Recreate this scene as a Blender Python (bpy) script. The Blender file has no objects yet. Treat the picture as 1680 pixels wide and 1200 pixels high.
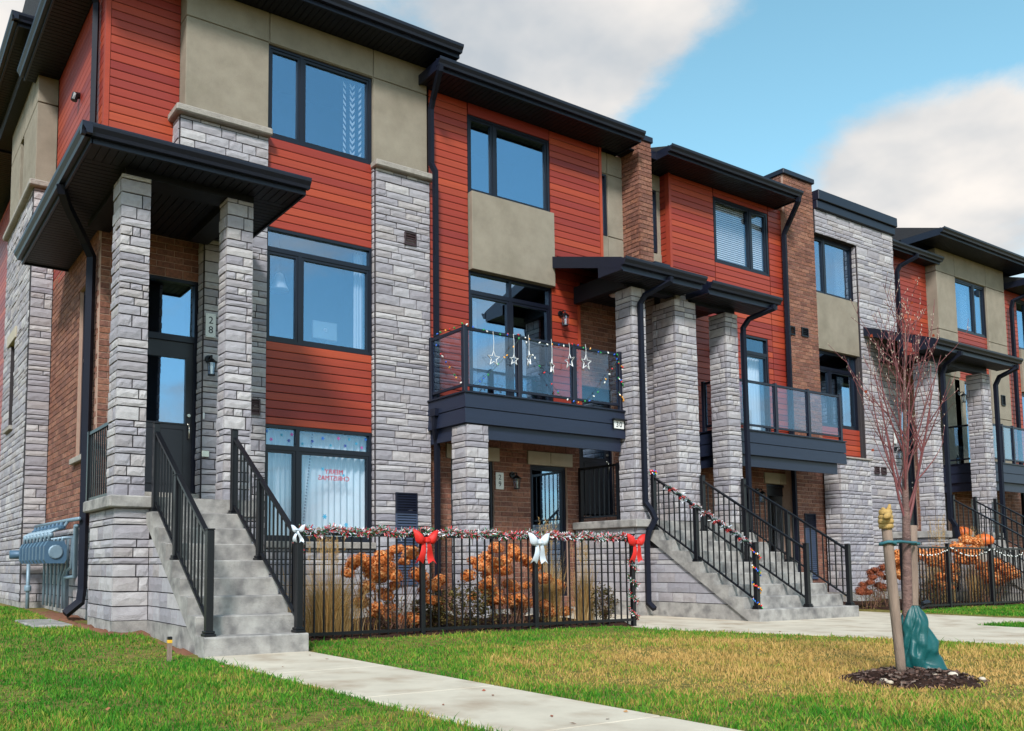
import bpy, math, random
import numpy as np
from mathutils import Vector, Matrix

# ------------------------------------------------------------------ camera, world, light, exposure
scene = bpy.context.scene
F_PX, CX, CY = 1435.084, 634.795, 808.363
YAW, PIT, ROL = 0.549227991, 0.084327368, -0.00149831762
CAM = Vector((0.0, 0.0, 0.85))
fwd = Vector((math.sin(YAW) * math.cos(PIT), math.cos(YAW) * math.cos(PIT), math.sin(PIT)))
rgt = Vector((math.cos(YAW), -math.sin(YAW), 0.0))
upv = rgt.cross(fwd)
R2 = rgt * math.cos(ROL) + upv * math.sin(ROL)
U2 = -rgt * math.sin(ROL) + upv * math.cos(ROL)
cam_data = bpy.data.cameras.new("camera")
cam = bpy.data.objects.new("camera", cam_data)
scene.collection.objects.link(cam)
cam_data.sensor_fit = 'HORIZONTAL'
cam_data.sensor_width = 36.0
cam_data.lens = F_PX / 1680.0 * 36.0
cam_data.shift_x = (840.0 - CX) / 1680.0
cam_data.shift_y = (CY - 600.0) / 1680.0
cam_data.clip_start = 0.05
cam_data.clip_end = 3000.0
M = Matrix.Identity(4)
for i in range(3):
    M[i][0] = R2[i]; M[i][1] = U2[i]; M[i][2] = -fwd[i]; M[i][3] = CAM[i]
cam.matrix_world = M
scene.camera = cam

SUN_EL, SUN_AZ = math.radians(40), math.radians(222)      # azimuth clockwise from +Y
sun_data = bpy.data.lights.new("sun", 'SUN')
sun = bpy.data.objects.new("sun", sun_data)
scene.collection.objects.link(sun)
sun_data.energy = 2.7
sun_data.angle = math.radians(10)
sun_data.color = (1.0, 0.975, 0.945)
sdir = Vector((math.sin(SUN_AZ) * math.cos(SUN_EL), math.cos(SUN_AZ) * math.cos(SUN_EL), math.sin(SUN_EL)))
sun.rotation_euler = (-sdir).to_track_quat('-Z', 'Y').to_euler()
sun.location = (0, -5, 20)

world = bpy.data.worlds.new("World")
scene.world = world
world.use_nodes = True
def build_world():
    nt = world.node_tree; nt.nodes.clear(); L = nt.links
    N = lambda t: nt.nodes.new(t)
    out = N('ShaderNodeOutputWorld')
    sky = N('ShaderNodeTexSky'); sky.sky_type = 'NISHITA'; sky.sun_disc = False
    sky.sun_elevation = SUN_EL; sky.sun_rotation = SUN_AZ
    sky.air_density = 1.0; sky.dust_density = 0.6; sky.ozone_density = 2.2
    bg1 = N('ShaderNodeBackground'); bg1.inputs[1].default_value = 0.15
    hs = N('ShaderNodeHueSaturation'); hs.inputs['Saturation'].default_value = 1.0; hs.inputs['Hue'].default_value = 0.462
    L.new(sky.outputs[0], hs.inputs['Color']); L.new(hs.outputs[0], bg1.inputs[0])
    tc = N('ShaderNodeTexCoord')
    sep = N('ShaderNodeSeparateXYZ'); L.new(tc.outputs['Generated'], sep.inputs[0])
    add = N('ShaderNodeMath'); add.operation = 'ADD'; add.inputs[1].default_value = 0.35
    L.new(sep.outputs[2], add.inputs[0])
    mx = N('ShaderNodeMath'); mx.operation = 'MAXIMUM'; mx.inputs[1].default_value = 0.2; L.new(add.outputs[0], mx.inputs[0])
    cmb = N('ShaderNodeCombineXYZ')
    for k in range(2):
        d = N('ShaderNodeMath'); d.operation = 'DIVIDE'; L.new(sep.outputs[k], d.inputs[0]); L.new(mx.outputs[0], d.inputs[1]); L.new(d.outputs[0], cmb.inputs[k])
    n1 = N('ShaderNodeTexNoise'); n1.inputs['Scale'].default_value = 3.0; n1.inputs['Detail'].default_value = 10; n1.inputs['Roughness'].default_value = 0.60
    n1.inputs['Distortion'].default_value = 0.35
    off = N('ShaderNodeVectorMath'); off.operation = 'ADD'; off.inputs[1].default_value = (3.1, 1.7, 0.0)
    L.new(cmb.outputs[0], off.inputs[0]); L.new(off.outputs[0], n1.inputs['Vector'])
    # open blue gap and two cumulus heaps: parts of the sky itself, by compass direction
    def px_dir(x, y):
        v = R2 * ((x - CX) / F_PX) - U2 * ((y - CY) / F_PX) + fwd
        return v.normalized()
    dens = n1.outputs[0]
    for (x, y, w, a) in ((1330, 40, 0.06, -0.22), (1180, 180, 0.055, -0.20), (1120, 300, 0.06, -0.14), (1480, 10, 0.06, -0.28), (1640, 0, 0.06, -0.30), (1300, 330, 0.04, -0.08),
                         (1590, 230, 0.075, 0.26), (1420, 210, 0.045, 0.16), (760, 60, 0.17, 0.16), (900, 150, 0.07, 0.12), (1560, 360, 0.07, 0.12), (1060, 50, 0.05, 0.16), (40, 150, 0.12, 0.2)):
        dv = px_dir(x, y)
        dt = N('ShaderNodeVectorMath'); dt.operation = 'DISTANCE'; dt.inputs[1].default_value = dv
        L.new(tc.outputs['Generated'], dt.inputs[0])
        mr = N('ShaderNodeMapRange'); mr.interpolation_type = 'SMOOTHSTEP'
        mr.inputs['From Min'].default_value = 0.0; mr.inputs['From Max'].default_value = w * 2.4
        mr.inputs['To Min'].default_value = a; mr.inputs['To Max'].default_value = 0.0
        L.new(dt.outputs['Value'], mr.inputs['Value'])
        s = N('ShaderNodeMath'); s.operation = 'ADD'; L.new(dens, s.inputs[0]); L.new(mr.outputs[0], s.inputs[1]); dens = s.outputs[0]
    ramp = N('ShaderNodeMapRange'); ramp.interpolation_type = 'SMOOTHSTEP'
    ramp.inputs['From Min'].default_value = 0.455; ramp.inputs['From Max'].default_value = 0.70
    L.new(dens, ramp.inputs['Value'])
    # cloud tone: brighter tops, greyer bellies from a second noise
    n2 = N('ShaderNodeTexNoise'); n2.inputs['Scale'].default_value = 3.5; n2.inputs['Detail'].default_value = 5
    L.new(off.outputs[0], n2.inputs['Vector'])
    cr = N('ShaderNodeValToRGB'); cr.color_ramp.elements[0].position = 0.34; cr.color_ramp.elements[1].position = 0.60
    cr.color_ramp.elements[0].color = (0.34, 0.37, 0.40, 1); cr.color_ramp.elements[1].color = (0.62, 0.585, 0.55, 1)
    L.new(n2.outputs[0], cr.inputs[0])
    bg2 = N('ShaderNodeBackground'); bg2.inputs[1].default_value = 1.0; L.new(cr.outputs[0], bg2.inputs[0])
    mix = N('ShaderNodeMixShader'); L.new(ramp.outputs[0], mix.inputs[0]); L.new(bg1.outputs[0], mix.inputs[1]); L.new(bg2.outputs[0], mix.inputs[2])
    L.new(mix.outputs[0], out.inputs[0])
build_world()
vs = scene.view_settings
vs.view_transform = 'Standard'; vs.look = 'None'; vs.exposure = 0.70; vs.gamma = 1.0
try: vs.use_curve_mapping = False
except Exception: pass
try:
    scene.cycles.max_bounces = 6; scene.cycles.transparent_max_bounces = 10; scene.cycles.caustics_reflective = False
    scene.cycles.use_denoising = True
except Exception: pass

# ------------------------------------------------------------------ helpers
rng = random.Random(28)
COL = scene.collection
WL = {}
def wloc(o): return WL.get(o.name, Vector((0, 0, 0))) if o is not None else Vector((0, 0, 0))
def s2l(c):
    c = c / 255.0
    return c / 12.92 if c <= 0.04045 else ((c + 0.055) / 1.055) ** 2.4
def rgb(r, g, b): return (s2l(r), s2l(g), s2l(b), 1.0)

def tag(o, label=None, cat=None, group=None, kind=None):
    if label: o['label'] = label
    if cat: o['category'] = cat
    if group: o['group'] = group
    if kind: o['kind'] = kind
    return o
def empty(name, loc, label=None, cat=None, group=None, parent=None):
    o = bpy.data.objects.new(name, None); COL.objects.link(o)
    o.empty_display_size = 0.2
    loc = Vector(loc); o.location = loc - wloc(parent)
    if parent is not None: o.parent = parent
    WL[o.name] = loc
    return tag(o, label, cat, group)
def link_mesh(name, me, mat, parent, loc):
    o = bpy.data.objects.new(name, me); COL.objects.link(o)
    if mat is not None and not me.materials: me.materials.append(mat)
    o.location = Vector(loc) - wloc(parent)
    if parent is not None: o.parent = parent
    WL[o.name] = Vector(loc)
    return o

class MB:
    def __init__(s): s.v = []; s.f = []
    def quadpts(s, pts):
        n = len(s.v); s.v += [tuple(p) for p in pts]; s.f.append(tuple(range(n, n + len(pts)))); return s
    def box(s, x0, x1, y0, y1, z0, z1):
        n = len(s.v)
        s.v += [(x0, y0, z0), (x1, y0, z0), (x1, y1, z0), (x0, y1, z0), (x0, y0, z1), (x1, y0, z1), (x1, y1, z1), (x0, y1, z1)]
        s.f += [tuple(n + i for i in q) for q in ((0, 3, 2, 1), (4, 5, 6, 7), (0, 1, 5, 4), (1, 2, 6, 5), (2, 3, 7, 6), (3, 0, 4, 7))]
        return s
    def cbox(s, x0, x1, y0, y1, z0, z1, c=0.01):
        """box with all vertical and top/bottom edges chamfered"""
        def ring(i, z): return [(x0 + i, y0 + c, z), (x0 + c, y0 + i, z), (x1 - c, y0 + i, z), (x1 - i, y0 + c, z), (x1 - i, y1 - c, z), (x1 - c, y1 - i, z), (x0 + c, y1 - i, z), (x0 + i, y1 - c, z)]
        def inner(z):
            k = c * 1.6
            return [(x0 + c, y0 + k, z), (x0 + k, y0 + c, z), (x1 - k, y0 + c, z), (x1 - c, y0 + k, z), (x1 - c, y1 - k, z), (x1 - k, y1 - c, z), (x0 + k, y1 - c, z), (x0 + c, y1 - k, z)]
        rings = [inner(z0), ring(0, z0 + c), ring(0, z1 - c), inner(z1)]
        n = len(s.v)
        for r in rings: s.v += r
        for a in range(3):
            for i in range(8):
                j = (i + 1) % 8
                s.f.append((n + a * 8 + i, n + a * 8 + j, n + a * 8 + 8 + j, n + a * 8 + 8 + i))
        s.f.append(tuple(n + 7 - i for i in range(8))); s.f.append(tuple(n + 24 + i for i in range(8)))
        return s
    def prism(s, poly, axis, a0, a1):
        """poly: list of 2D points; axis 'x': poly in (y,z); 'y': (x,z); 'z': (x,y)"""
        def P(p, a): return (a, p[0], p[1]) if axis == 'x' else ((p[0], a, p[1]) if axis == 'y' else (p[0], p[1], a))
        n = len(s.v); m = len(poly)
        s.v += [P(p, a0) for p in poly] + [P(p, a1) for p in poly]
        s.f.append(tuple(n + i for i in range(m))); s.f.append(tuple(n + 2 * m - 1 - i for i in range(m)))
        for i in range(m):
            j = (i + 1) % m
            s.f.append((n + i, n + m + i, n + m + j, n + j))
        return s
    def tube(s, pts, r, n=8, rot=0.0, cap=True, closed=False):
        pts = [Vector(p) for p in pts]; m = len(pts)
        rad = r if isinstance(r, (list, tuple)) else [r] * m
        base = len(s.v); nrm = None
        for i, p in enumerate(pts):
            if closed: d1 = (p - pts[i - 1]).normalized(); d2 = (pts[(i + 1) % m] - p).normalized()
            else:
                d1 = (p - pts[i - 1]).normalized() if i > 0 else None
                d2 = (pts[i + 1] - p).normalized() if i < m - 1 else None
                d1 = d1 or d2; d2 = d2 or d1
            t = (d1 + d2)
            if t.length < 1e-6: t = d1.copy()
            t.normalize()
            if nrm is None:
                nrm = Vector((0, 0, 1)) if abs(t.z) < 0.9 else Vector((0, 1, 0))
            nrm = nrm - t * nrm.dot(t)
            if nrm.length < 1e-5: nrm = t.orthogonal()
            nrm.normalize(); b = t.cross(nrm)
            sc = 1.0 / max(0.5, math.sqrt(max(0.1, (1 + d1.dot(d2)) / 2)))
            for k in range(n):
                a = rot + 2 * math.pi * k / n
                s.v.append(tuple(p + (nrm * math.cos(a) + b * math.sin(a)) * rad[i] * (sc if 0 < i < m - 1 else 1)))
        for i in range(m if closed else m - 1):
            i2 = (i + 1) % m
            for k in range(n):
                k2 = (k + 1) % n
                s.f.append((base + i * n + k, base + i * n + k2, base + i2 * n + k2, base + i2 * n + k))
        if cap and not closed:
            s.f.append(tuple(base + n - 1 - k for k in range(n))); s.f.append(tuple(base + (m - 1) * n + k for k in range(n)))
        return s
    def lathe(s, c, prof, n=16, axis='z'):
        base = len(s.v); m = len(prof)
        for (r, h) in prof:
            for k in range(n):
                a = 2 * math.pi * k / n
                if axis == 'z': p = (c[0] + r * math.cos(a), c[1] + r * math.sin(a), c[2] + h)
                elif axis == 'x': p = (c[0] + h, c[1] + r * math.cos(a), c[2] + r * math.sin(a))
                else: p = (c[0] + r * math.sin(a), c[1] + h, c[2] + r * math.cos(a))
                s.v.append(p)
        for i in range(m - 1):
            for k in range(n):
                k2 = (k + 1) % n
                s.f.append((base + i * n + k, base + i * n + k2, base + (i + 1) * n + k2, base + (i + 1) * n + k))
        s.f.append(tuple(base + n - 1 - k for k in range(n))); s.f.append(tuple(base + (m - 1) * n + k for k in range(n)))
        return s
    def build(s, name, mat, parent=None, smooth=False, origin=None):
        v = np.array(s.v, dtype=float)
        if origin is None:
            lo = v.min(0); hi = v.max(0); origin = ((lo[0] + hi[0]) / 2, (lo[1] + hi[1]) / 2, lo[2])
        v = v - np.array(origin)
        me = bpy.data.meshes.new(name); me.from_pydata(v.tolist(), [], s.f)
        if smooth: me.polygons.foreach_set('use_smooth', [True] * len(me.polygons))
        me.update()
        return link_mesh(name, me, mat, parent, origin)

def arrays_mesh(name, V, F, mat, parent=None, smooth=False, origin=(0, 0, 0)):
    """V: (n,3) float array, F: (m,k) int array, all faces with k corners"""
    me = bpy.data.meshes.new(name)
    V = np.asarray(V, dtype=np.float32) - np.asarray(origin, dtype=np.float32); F = np.asarray(F, dtype=np.int32)
    me.vertices.add(len(V)); me.vertices.foreach_set('co', V.ravel())
    me.loops.add(F.size); me.loops.foreach_set('vertex_index', F.ravel())
    me.polygons.add(len(F))
    me.polygons.foreach_set('loop_start', np.arange(0, F.size, F.shape[1], dtype=np.int32))
    me.polygons.foreach_set('loop_total', np.full(len(F), F.shape[1], dtype=np.int32))
    if smooth: me.polygons.foreach_set('use_smooth', np.ones(len(F), dtype=bool))
    me.update(calc_edges=True); me.validate()
    return link_mesh(name, me, mat, parent, origin)

# ------------------------------------------------------------------ materials
def pm(name, col, col2=None, rough=0.7, nscale=6.0, namt=0.5, bump=0.0, bscale=40.0, metal=0.0, piece=None, pamt=1.0, spec=0.5, detail=6, island=True, coat=0.0, stretch=None, stain=None, trans=0.0):
    """procedural surface: base noise between col and col2, optional per-piece tone ramp, fine bump, optional stain patches"""
    m = bpy.data.materials.new(name); m.use_nodes = True
    nt = m.node_tree; L = nt.links; N = lambda t: nt.nodes.new(t)
    b = nt.nodes['Principled BSDF']
    b.inputs['Roughness'].default_value = rough; b.inputs['Metallic'].default_value = metal
    b.inputs['Specular IOR Level'].default_value = spec
    if coat: b.inputs['Coat Weight'].default_value = coat
    geo = N('ShaderNodeNewGeometry')
    vec = geo.outputs['Position']
    if stretch:
        mp = N('ShaderNodeMapping'); mp.inputs['Scale'].default_value = stretch; L.new(vec, mp.inputs['Vector']); vec = mp.outputs[0]
    n = N('ShaderNodeTexNoise'); n.inputs['Scale'].default_value = nscale; n.inputs['Detail'].default_value = detail; n.inputs['Roughness'].default_value = 0.6
    L.new(vec, n.inputs['Vector'])
    c2 = col2 or tuple(c * 0.7 for c in col[:3]) + (1,)
    base = None
    if piece:
        oi = N('ShaderNodeObjectInfo'); a = N('ShaderNodeMath'); a.operation = 'ADD'
        L.new(oi.outputs['Random'], a.inputs[0]); L.new(geo.outputs['Random Per Island'], a.inputs[1])
        fr = N('ShaderNodeMath'); fr.operation = 'FRACT'; L.new(a.outputs[0], fr.inputs[0])
        rp = N('ShaderNodeValToRGB'); el = rp.color_ramp.elements
        el[0].position = 0; el[0].color = piece[0]; el[1].position = 1; el[1].color = piece[-1]
        for i, c in enumerate(piece[1:-1]): e = el.new((i + 1) / (len(piece) - 1)); e.color = c
        L.new(fr.outputs[0], rp.inputs[0]); base = rp.outputs[0]
    mr = N('ShaderNodeMapRange'); mr.inputs['From Min'].default_value = 0.3; mr.inputs['From Max'].default_value = 0.7
    mr.inputs['To Max'].default_value = namt; L.new(n.outputs[0], mr.inputs['Value'])
    mx = N('ShaderNodeMixRGB'); L.new(mr.outputs[0], mx.inputs[0]); mx.inputs[1].default_value = col; mx.inputs[2].default_value = c2
    if base is not None: L.new(base, mx.inputs[1])
    last = mx.outputs[0]
    if stain:
        sc, scol, lo, hi = stain
        n3 = N('ShaderNodeTexNoise'); n3.inputs['Scale'].default_value = sc; n3.inputs['Detail'].default_value = 5
        L.new(geo.outputs['Position'], n3.inputs['Vector'])
        m3 = N('ShaderNodeMapRange'); m3.inputs['From Min'].default_value = lo; m3.inputs['From Max'].default_value = hi; m3.inputs['To Max'].default_value = 0.75
        L.new(n3.outputs[0], m3.inputs['Value'])
        mx3 = N('ShaderNodeMixRGB'); L.new(m3.outputs[0], mx3.inputs[0]); L.new(last, mx3.inputs[1]); mx3.inputs[2].default_value = scol; last = mx3.outputs[0]
    L.new(last, b.inputs['Base Color'])
    if bump:
        n2 = N('ShaderNodeTexNoise'); n2.inputs['Scale'].default_value = bscale; n2.inputs['Detail'].default_value = 5; n2.inputs['Roughness'].default_value = 0.65
        L.new(vec, n2.inputs['Vector'])
        bp = N('ShaderNodeBump'); bp.inputs['Strength'].default_value = bump; bp.inputs['Distance'].default_value = 0.02
        L.new(n2.outputs[0], bp.inputs['Height']); L.new(bp.outputs[0], b.inputs['Normal'])
    if trans:
        # thin leaf: part of the light goes through
        tr = N('ShaderNodeBsdfTranslucent'); L.new(last, tr.inputs['Color'])
        ms = N('ShaderNodeMixShader'); ms.inputs[0].default_value = trans
        L.new(b.outputs[0], ms.inputs[1]); L.new(tr.outputs[0], ms.inputs[2])
        L.new(ms.outputs[0], nt.nodes['Material Output'].inputs[0])
    return m
def glass_mat(name, refl, tint, rough=0.0, wave=0.03, hi=0.95, tintr=(0.50, 0.70, 0.92, 1)):
    m = bpy.data.materials.new(name); m.use_nodes = True
    nt = m.node_tree; L = nt.links; nt.nodes.clear(); N = lambda t: nt.nodes.new(t)
    out = N('ShaderNodeOutputMaterial'); tr = N('ShaderNodeBsdfTransparent'); tr.inputs[0].default_value = tint
    gl = N('ShaderNodeBsdfGlossy'); gl.inputs['Roughness'].default_value = rough; gl.inputs['Color'].default_value = tintr
    lw0 = N('ShaderNodeLayerWeight'); lw0.inputs['Blend'].default_value = 0.5; lw = N('ShaderNodeMath'); lw.operation = 'POWER'; lw.inputs[1].default_value = 3.5; L.new(lw0.outputs['Facing'], lw.inputs[0])
    mr = N('ShaderNodeMapRange'); mr.inputs['To Min'].default_value = refl; mr.inputs['To Max'].default_value = hi
    L.new(lw.outputs[0], mr.inputs['Value'])
    nz = N('ShaderNodeTexNoise'); nz.inputs['Scale'].default_value = 0.9; nz.inputs['Detail'].default_value = 1
    bp = N('ShaderNodeBump'); bp.inputs['Strength'].default_value = wave; bp.inputs['Distance'].default_value = 0.05
    geo = N('ShaderNodeNewGeometry'); L.new(geo.outputs['Position'], nz.inputs['Vector']); L.new(nz.outputs[0], bp.inputs['Height']); L.new(bp.outputs[0], gl.inputs['Normal'])
    ms = N('ShaderNodeMixShader'); L.new(mr.outputs[0], ms.inputs[0]); L.new(tr.outputs[0], ms.inputs[1]); L.new(gl.outputs[0], ms.inputs[2]); L.new(ms.outputs[0], out.inputs[0])
    return m

MT = {}
MT['stone'] = pm('split_limestone', rgb(170, 165, 165), rgb(120, 112, 116), rough=0.9, nscale=13, namt=0.35, bump=0.6, bscale=75, spec=0.2,
                 piece=[rgb(142, 139, 146), rgb(176, 173, 177), rgb(158, 154, 161), rgb(192, 188, 188), rgb(168, 161, 160), rgb(150, 147, 155)])
MT['mortar'] = pm('grey_mortar', rgb(64, 60, 62), rgb(50, 47, 49), rough=0.95, nscale=25, bump=0.3, bscale=80, spec=0.1)
MT['brick'] = pm('brown_brick', rgb(128, 88, 76), rgb(62, 44, 42), rough=0.9, nscale=20, namt=0.75, bump=0.5, bscale=60, spec=0.2,
                 piece=[rgb(158, 106, 86), rgb(136, 92, 78), rgb(172, 122, 100), rgb(148, 104, 90), rgb(122, 82, 70), rgb(164, 112, 88)])
MT['brick_mortar'] = pm('brick_mortar', rgb(176, 148, 132), rgb(150, 124, 112), rough=0.95, nscale=25, bump=0.3, bscale=80, spec=0.1)
MT['siding'] = pm('red_siding', rgb(150, 58, 40), rgb(112, 36, 30), rough=0.45, nscale=2.2, namt=0.28, bump=0.06, bscale=24, spec=0.35, stretch=(0.5, 0.5, 14),
                  piece=[rgb(156, 59, 41), rgb(130, 44, 37), rgb(174, 74, 43), rgb(142, 51, 38), rgb(163, 64, 40), rgb(134, 48, 41)])
MT['siding_back'] = pm('siding_shadow_gap', rgb(30, 12, 12), rgb(22, 9, 9), rough=0.9)
MT['stucco'] = pm('taupe_stucco', rgb(150, 141, 126), rgb(128, 119, 106), rough=0.95, nscale=3.5, namt=0.7, bump=0.55, bscale=110, spec=0.15, stain=(1.3, rgb(118, 110, 96), 0.52, 0.8))
MT['black'] = pm('black_painted_metal', rgb(16, 17, 22), rgb(11, 12, 16), rough=0.36, nscale=5, bump=0.02, spec=0.4)
MT['trim'] = pm('charcoal_trim', rgb(20, 25, 42), rgb(15, 19, 33), rough=0.40, nscale=4, bump=0.04, bscale=14, spec=0.4)
MT['soffit'] = pm('black_soffit', rgb(18, 20, 28), rgb(14, 15, 21), rough=0.5, nscale=6, spec=0.3)
MT['spout'] = pm('dark_downspout_paint', rgb(18, 22, 36), rgb(13, 16, 27), rough=0.6, nscale=4, bump=0.05, bscale=12, spec=0.2)
MT['fascia'] = pm('charcoal_fascia_board', rgb(30, 38, 58), rgb(24, 30, 47), rough=0.45, nscale=3, bump=0.05, bscale=18, spec=0.45, stretch=(0.6, 0.6, 8))
MT['frame'] = pm('black_window_frame', rgb(16, 20, 34), rgb(12, 15, 26), rough=0.35, nscale=6, spec=0.4)
MT['glass'] = glass_mat('window_glass', 0.43, (0.72, 0.80, 0.86, 1))
MT['glass_mid'] = glass_mat('half_clear_window_glass', 0.27, (0.92, 0.96, 1.0, 1))
MT['glass_low'] = glass_mat('clearer_window_glass', 0.13, (0.94, 0.97, 1.0, 1))
MT['glass_clear'] = glass_mat('balcony_glass', 0.10, (0.88, 0.93, 0.96, 1), wave=0.0, hi=0.6)
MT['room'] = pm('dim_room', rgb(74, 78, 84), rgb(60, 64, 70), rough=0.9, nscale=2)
MT['shingle'] = pm('dark_shingle', rgb(44, 44, 48), rgb(30, 30, 34), rough=0.95, nscale=30, bump=0.5, bscale=60)
MT['concrete'] = pm('cast_concrete', rgb(172, 168, 162), rgb(118, 114, 112), rough=0.9, nscale=5, namt=0.85, bump=0.4, bscale=60, spec=0.2, detail=12, stain=(5.5, rgb(86, 84, 85), 0.47, 0.72))
MT['cap'] = pm('cut_stone_cap', rgb(164, 157, 148), rgb(122, 115, 110), rough=0.9, nscale=10, namt=0.6, bump=0.7, bscale=40, spec=0.2)
MT['lintel'] = pm('smooth_lintel_stone', rgb(176, 166, 148), rgb(158, 148, 132), rough=0.85, nscale=8, bump=0.2, bscale=60, spec=0.2)
MT['door'] = pm('black_door_paint', rgb(26, 27, 34), rgb(21, 22, 27), rough=0.4, nscale=5, bump=0.05, bscale=20)
MT['chrome'] = pm('satin_nickel', rgb(190, 184, 172), rgb(160, 156, 148), rough=0.25, metal=0.9)
MT['white'] = pm('white_plastic', rgb(226, 226, 224), rgb(206, 206, 204), rough=0.5, nscale=6)
MT['plaque'] = pm('white_plaque', rgb(222, 222, 218), rgb(204, 204, 200), rough=0.4, nscale=5)
MT['letter'] = pm('black_numeral', rgb(26, 28, 36), rgb(20, 22, 28), rough=0.5)
MT['lampglass'] = glass_mat('lantern_glass', 0.18, (0.9, 0.92, 0.94, 1))
MT['slate'] = pm('slate_grey_louvre', rgb(62, 74, 96), rgb(50, 60, 80), rough=0.5)
MT['vent'] = pm('brown_vent', rgb(58, 40, 42), rgb(44, 30, 32), rough=0.5)
MT['meter'] = pm('grey_blue_meter_paint', rgb(74, 104, 128), rgb(52, 78, 102), rough=0.5, nscale=9, metal=0.2, bump=0.1, bscale=30)
MT['pipe'] = pm('grey_pipe_paint', rgb(128, 150, 164), rgb(92, 116, 134), rough=0.45, nscale=12, metal=0.2)
MT['curtain'] = pm('pale_sheer_curtain', rgb(236, 240, 240), rgb(220, 228, 230), rough=0.9, nscale=3, trans=0.1)
MT['wood'] = pm('grey_weathered_wood', rgb(150, 128, 112), rgb(104, 88, 78), rough=0.9, nscale=4, namt=0.8, bump=0.5, bscale=26, stretch=(6, 6, 0.7))

# ------------------------------------------------------------------ cladding pieces (stones, bricks, boards)
def stone_variant(seed):
    r = random.Random(seed); v = []; f = []
    nx, nz = 5, 3
    for j in range(nz):
        for i in range(nx):
            u = i / (nx - 1) - 0.5; w = j / (nz - 1) - 0.5
            edge = i in (0, nx - 1) or j in (0, nz - 1)
            y = (-0.5 + 0.13 + r.uniform(-0.02, 0.05)) if edge else (-0.5 + r.uniform(-0.07, 0.05))
            if not edge: u += r.uniform(-0.05, 0.05); w += r.uniform(-0.12, 0.12)
            else: u += (r.uniform(-0.004, 0.004)); w += r.uniform(-0.012, 0.012)
            v.append((u, y, w))
    for j in range(nz - 1):
        for i in range(nx - 1):
            a = j * nx + i; f.append((a, a + 1, a + nx + 1, a + nx))
    per = [i for i in range(nx)] + [j * nx + nx - 1 for j in range(1, nz)] + [(nz - 1) * nx + i for i in range(nx - 2, -1, -1)] + [j * nx for j in range(nz - 2, 0, -1)]
    b0 = len(v)
    for k in per: v.append((v[k][0], 0.5, v[k][2]))
    m = len(per)
    for k in range(m):
        k2 = (k + 1) % m; f.append((per[k2], per[k], b0 + k, b0 + k2))
    return v, f
def brick_variant(seed):
    r = random.Random(seed); c = 0.02
    def j(a): return a + r.uniform(-0.012, 0.012)
    fr = [(j(-0.5 + c * 0.4), -0.5, j(-0.5 + c * 2)), (j(0.5 - c * 0.4), -0.5, j(-0.5 + c * 2)), (j(0.5 - c * 0.4), -0.5, j(0.5 - c * 2)), (j(-0.5 + c * 0.4), -0.5, j(0.5 - c * 2))]
    md = [(-0.5, -0.38, -0.5), (0.5, -0.38, -0.5), (0.5, -0.38, 0.5), (-0.5, -0.38, 0.5)]
    bk = [(-0.5, 0.5, -0.5), (0.5, 0.5, -0.5), (0.5, 0.5, 0.5), (-0.5, 0.5, 0.5)]
    v = fr + md + bk; f = [(0, 1, 2, 3)]
    for a in (0, 4):
        for i in range(4):
            k = (i + 1) % 4; f.append((a + k, a + i, a + 4 + i, a + 4 + k))
    return v, f
def board_variant():
    # plank with a rounded V edge
    prof = [(0.5, -0.5), (-0.35, -0.5), (-0.5, -0.42), (-0.5, 0.36), (-0.42, 0.5), (0.5, 0.5)]
    v = [(-0.5, y, z) for y, z in prof] + [(0.5, y, z) for y, z in prof]
    n = len(prof); f = [tuple(range(n - 1, -1, -1)), tuple(range(n, 2 * n))]
    for i in range(n):
        j = (i + 1) % n; f.append((i, j, n + j, n + i))
    return v, f
VAR = {'stone_block': [stone_variant(s) for s in range(14)], 'brick': [brick_variant(s) for s in range(4)], 'siding_board': [board_variant()]}
VMAT = {'stone_block': 'stone', 'brick': 'brick', 'siding_board': 'siding'}
VME = {}
for k, lst in VAR.items():
    VME[k] = []
    for (v, f) in lst:
        me = bpy.data.meshes.new(k); me.from_pydata(v, [], f); me.update(); me.materials.append(MT[VMAT[k]]); VME[k].append(me)
PIECES = []
def piece(kind, house, owner, c, s, th):
    PIECES.append((kind, house, owner, c, s, th, rng.randrange(len(VAR[kind]))))

_cr = random.Random(5); COURSES = [-0.3]
while COURSES[-1] < 11: COURSES.append(COURSES[-1] + _cr.choice([0.075, 0.095, 0.115, 0.115, 0.145, 0.165]))
def intervals(u0, u1, za, zb, ops):
    iv = [(u0, u1)]
    for (a, b, c, d) in ops:
        if c < zb - 1e-4 and d > za + 1e-4:
            nv = []
            for (p, q) in iv:
                if b <= p or a >= q: nv.append((p, q)); continue
                if a > p: nv.append((p, a))
                if b < q: nv.append((b, q))
            iv = nv
    return [(p, q) for p, q in iv if q - p > 0.02]
def levels(z0, z1, ops, steps):
    edges = {round(z0, 4), round(z1, 4)}
    for (a, b, c, d) in ops:
        for z in (c, d):
            if z0 < z < z1: edges.add(round(z, 4))
    zs = set(edges)
    for z in steps:
        if z0 < z < z1 and all(abs(z - e) > 0.045 for e in edges): zs.add(round(z, 4))
    return sorted(zs)
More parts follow.
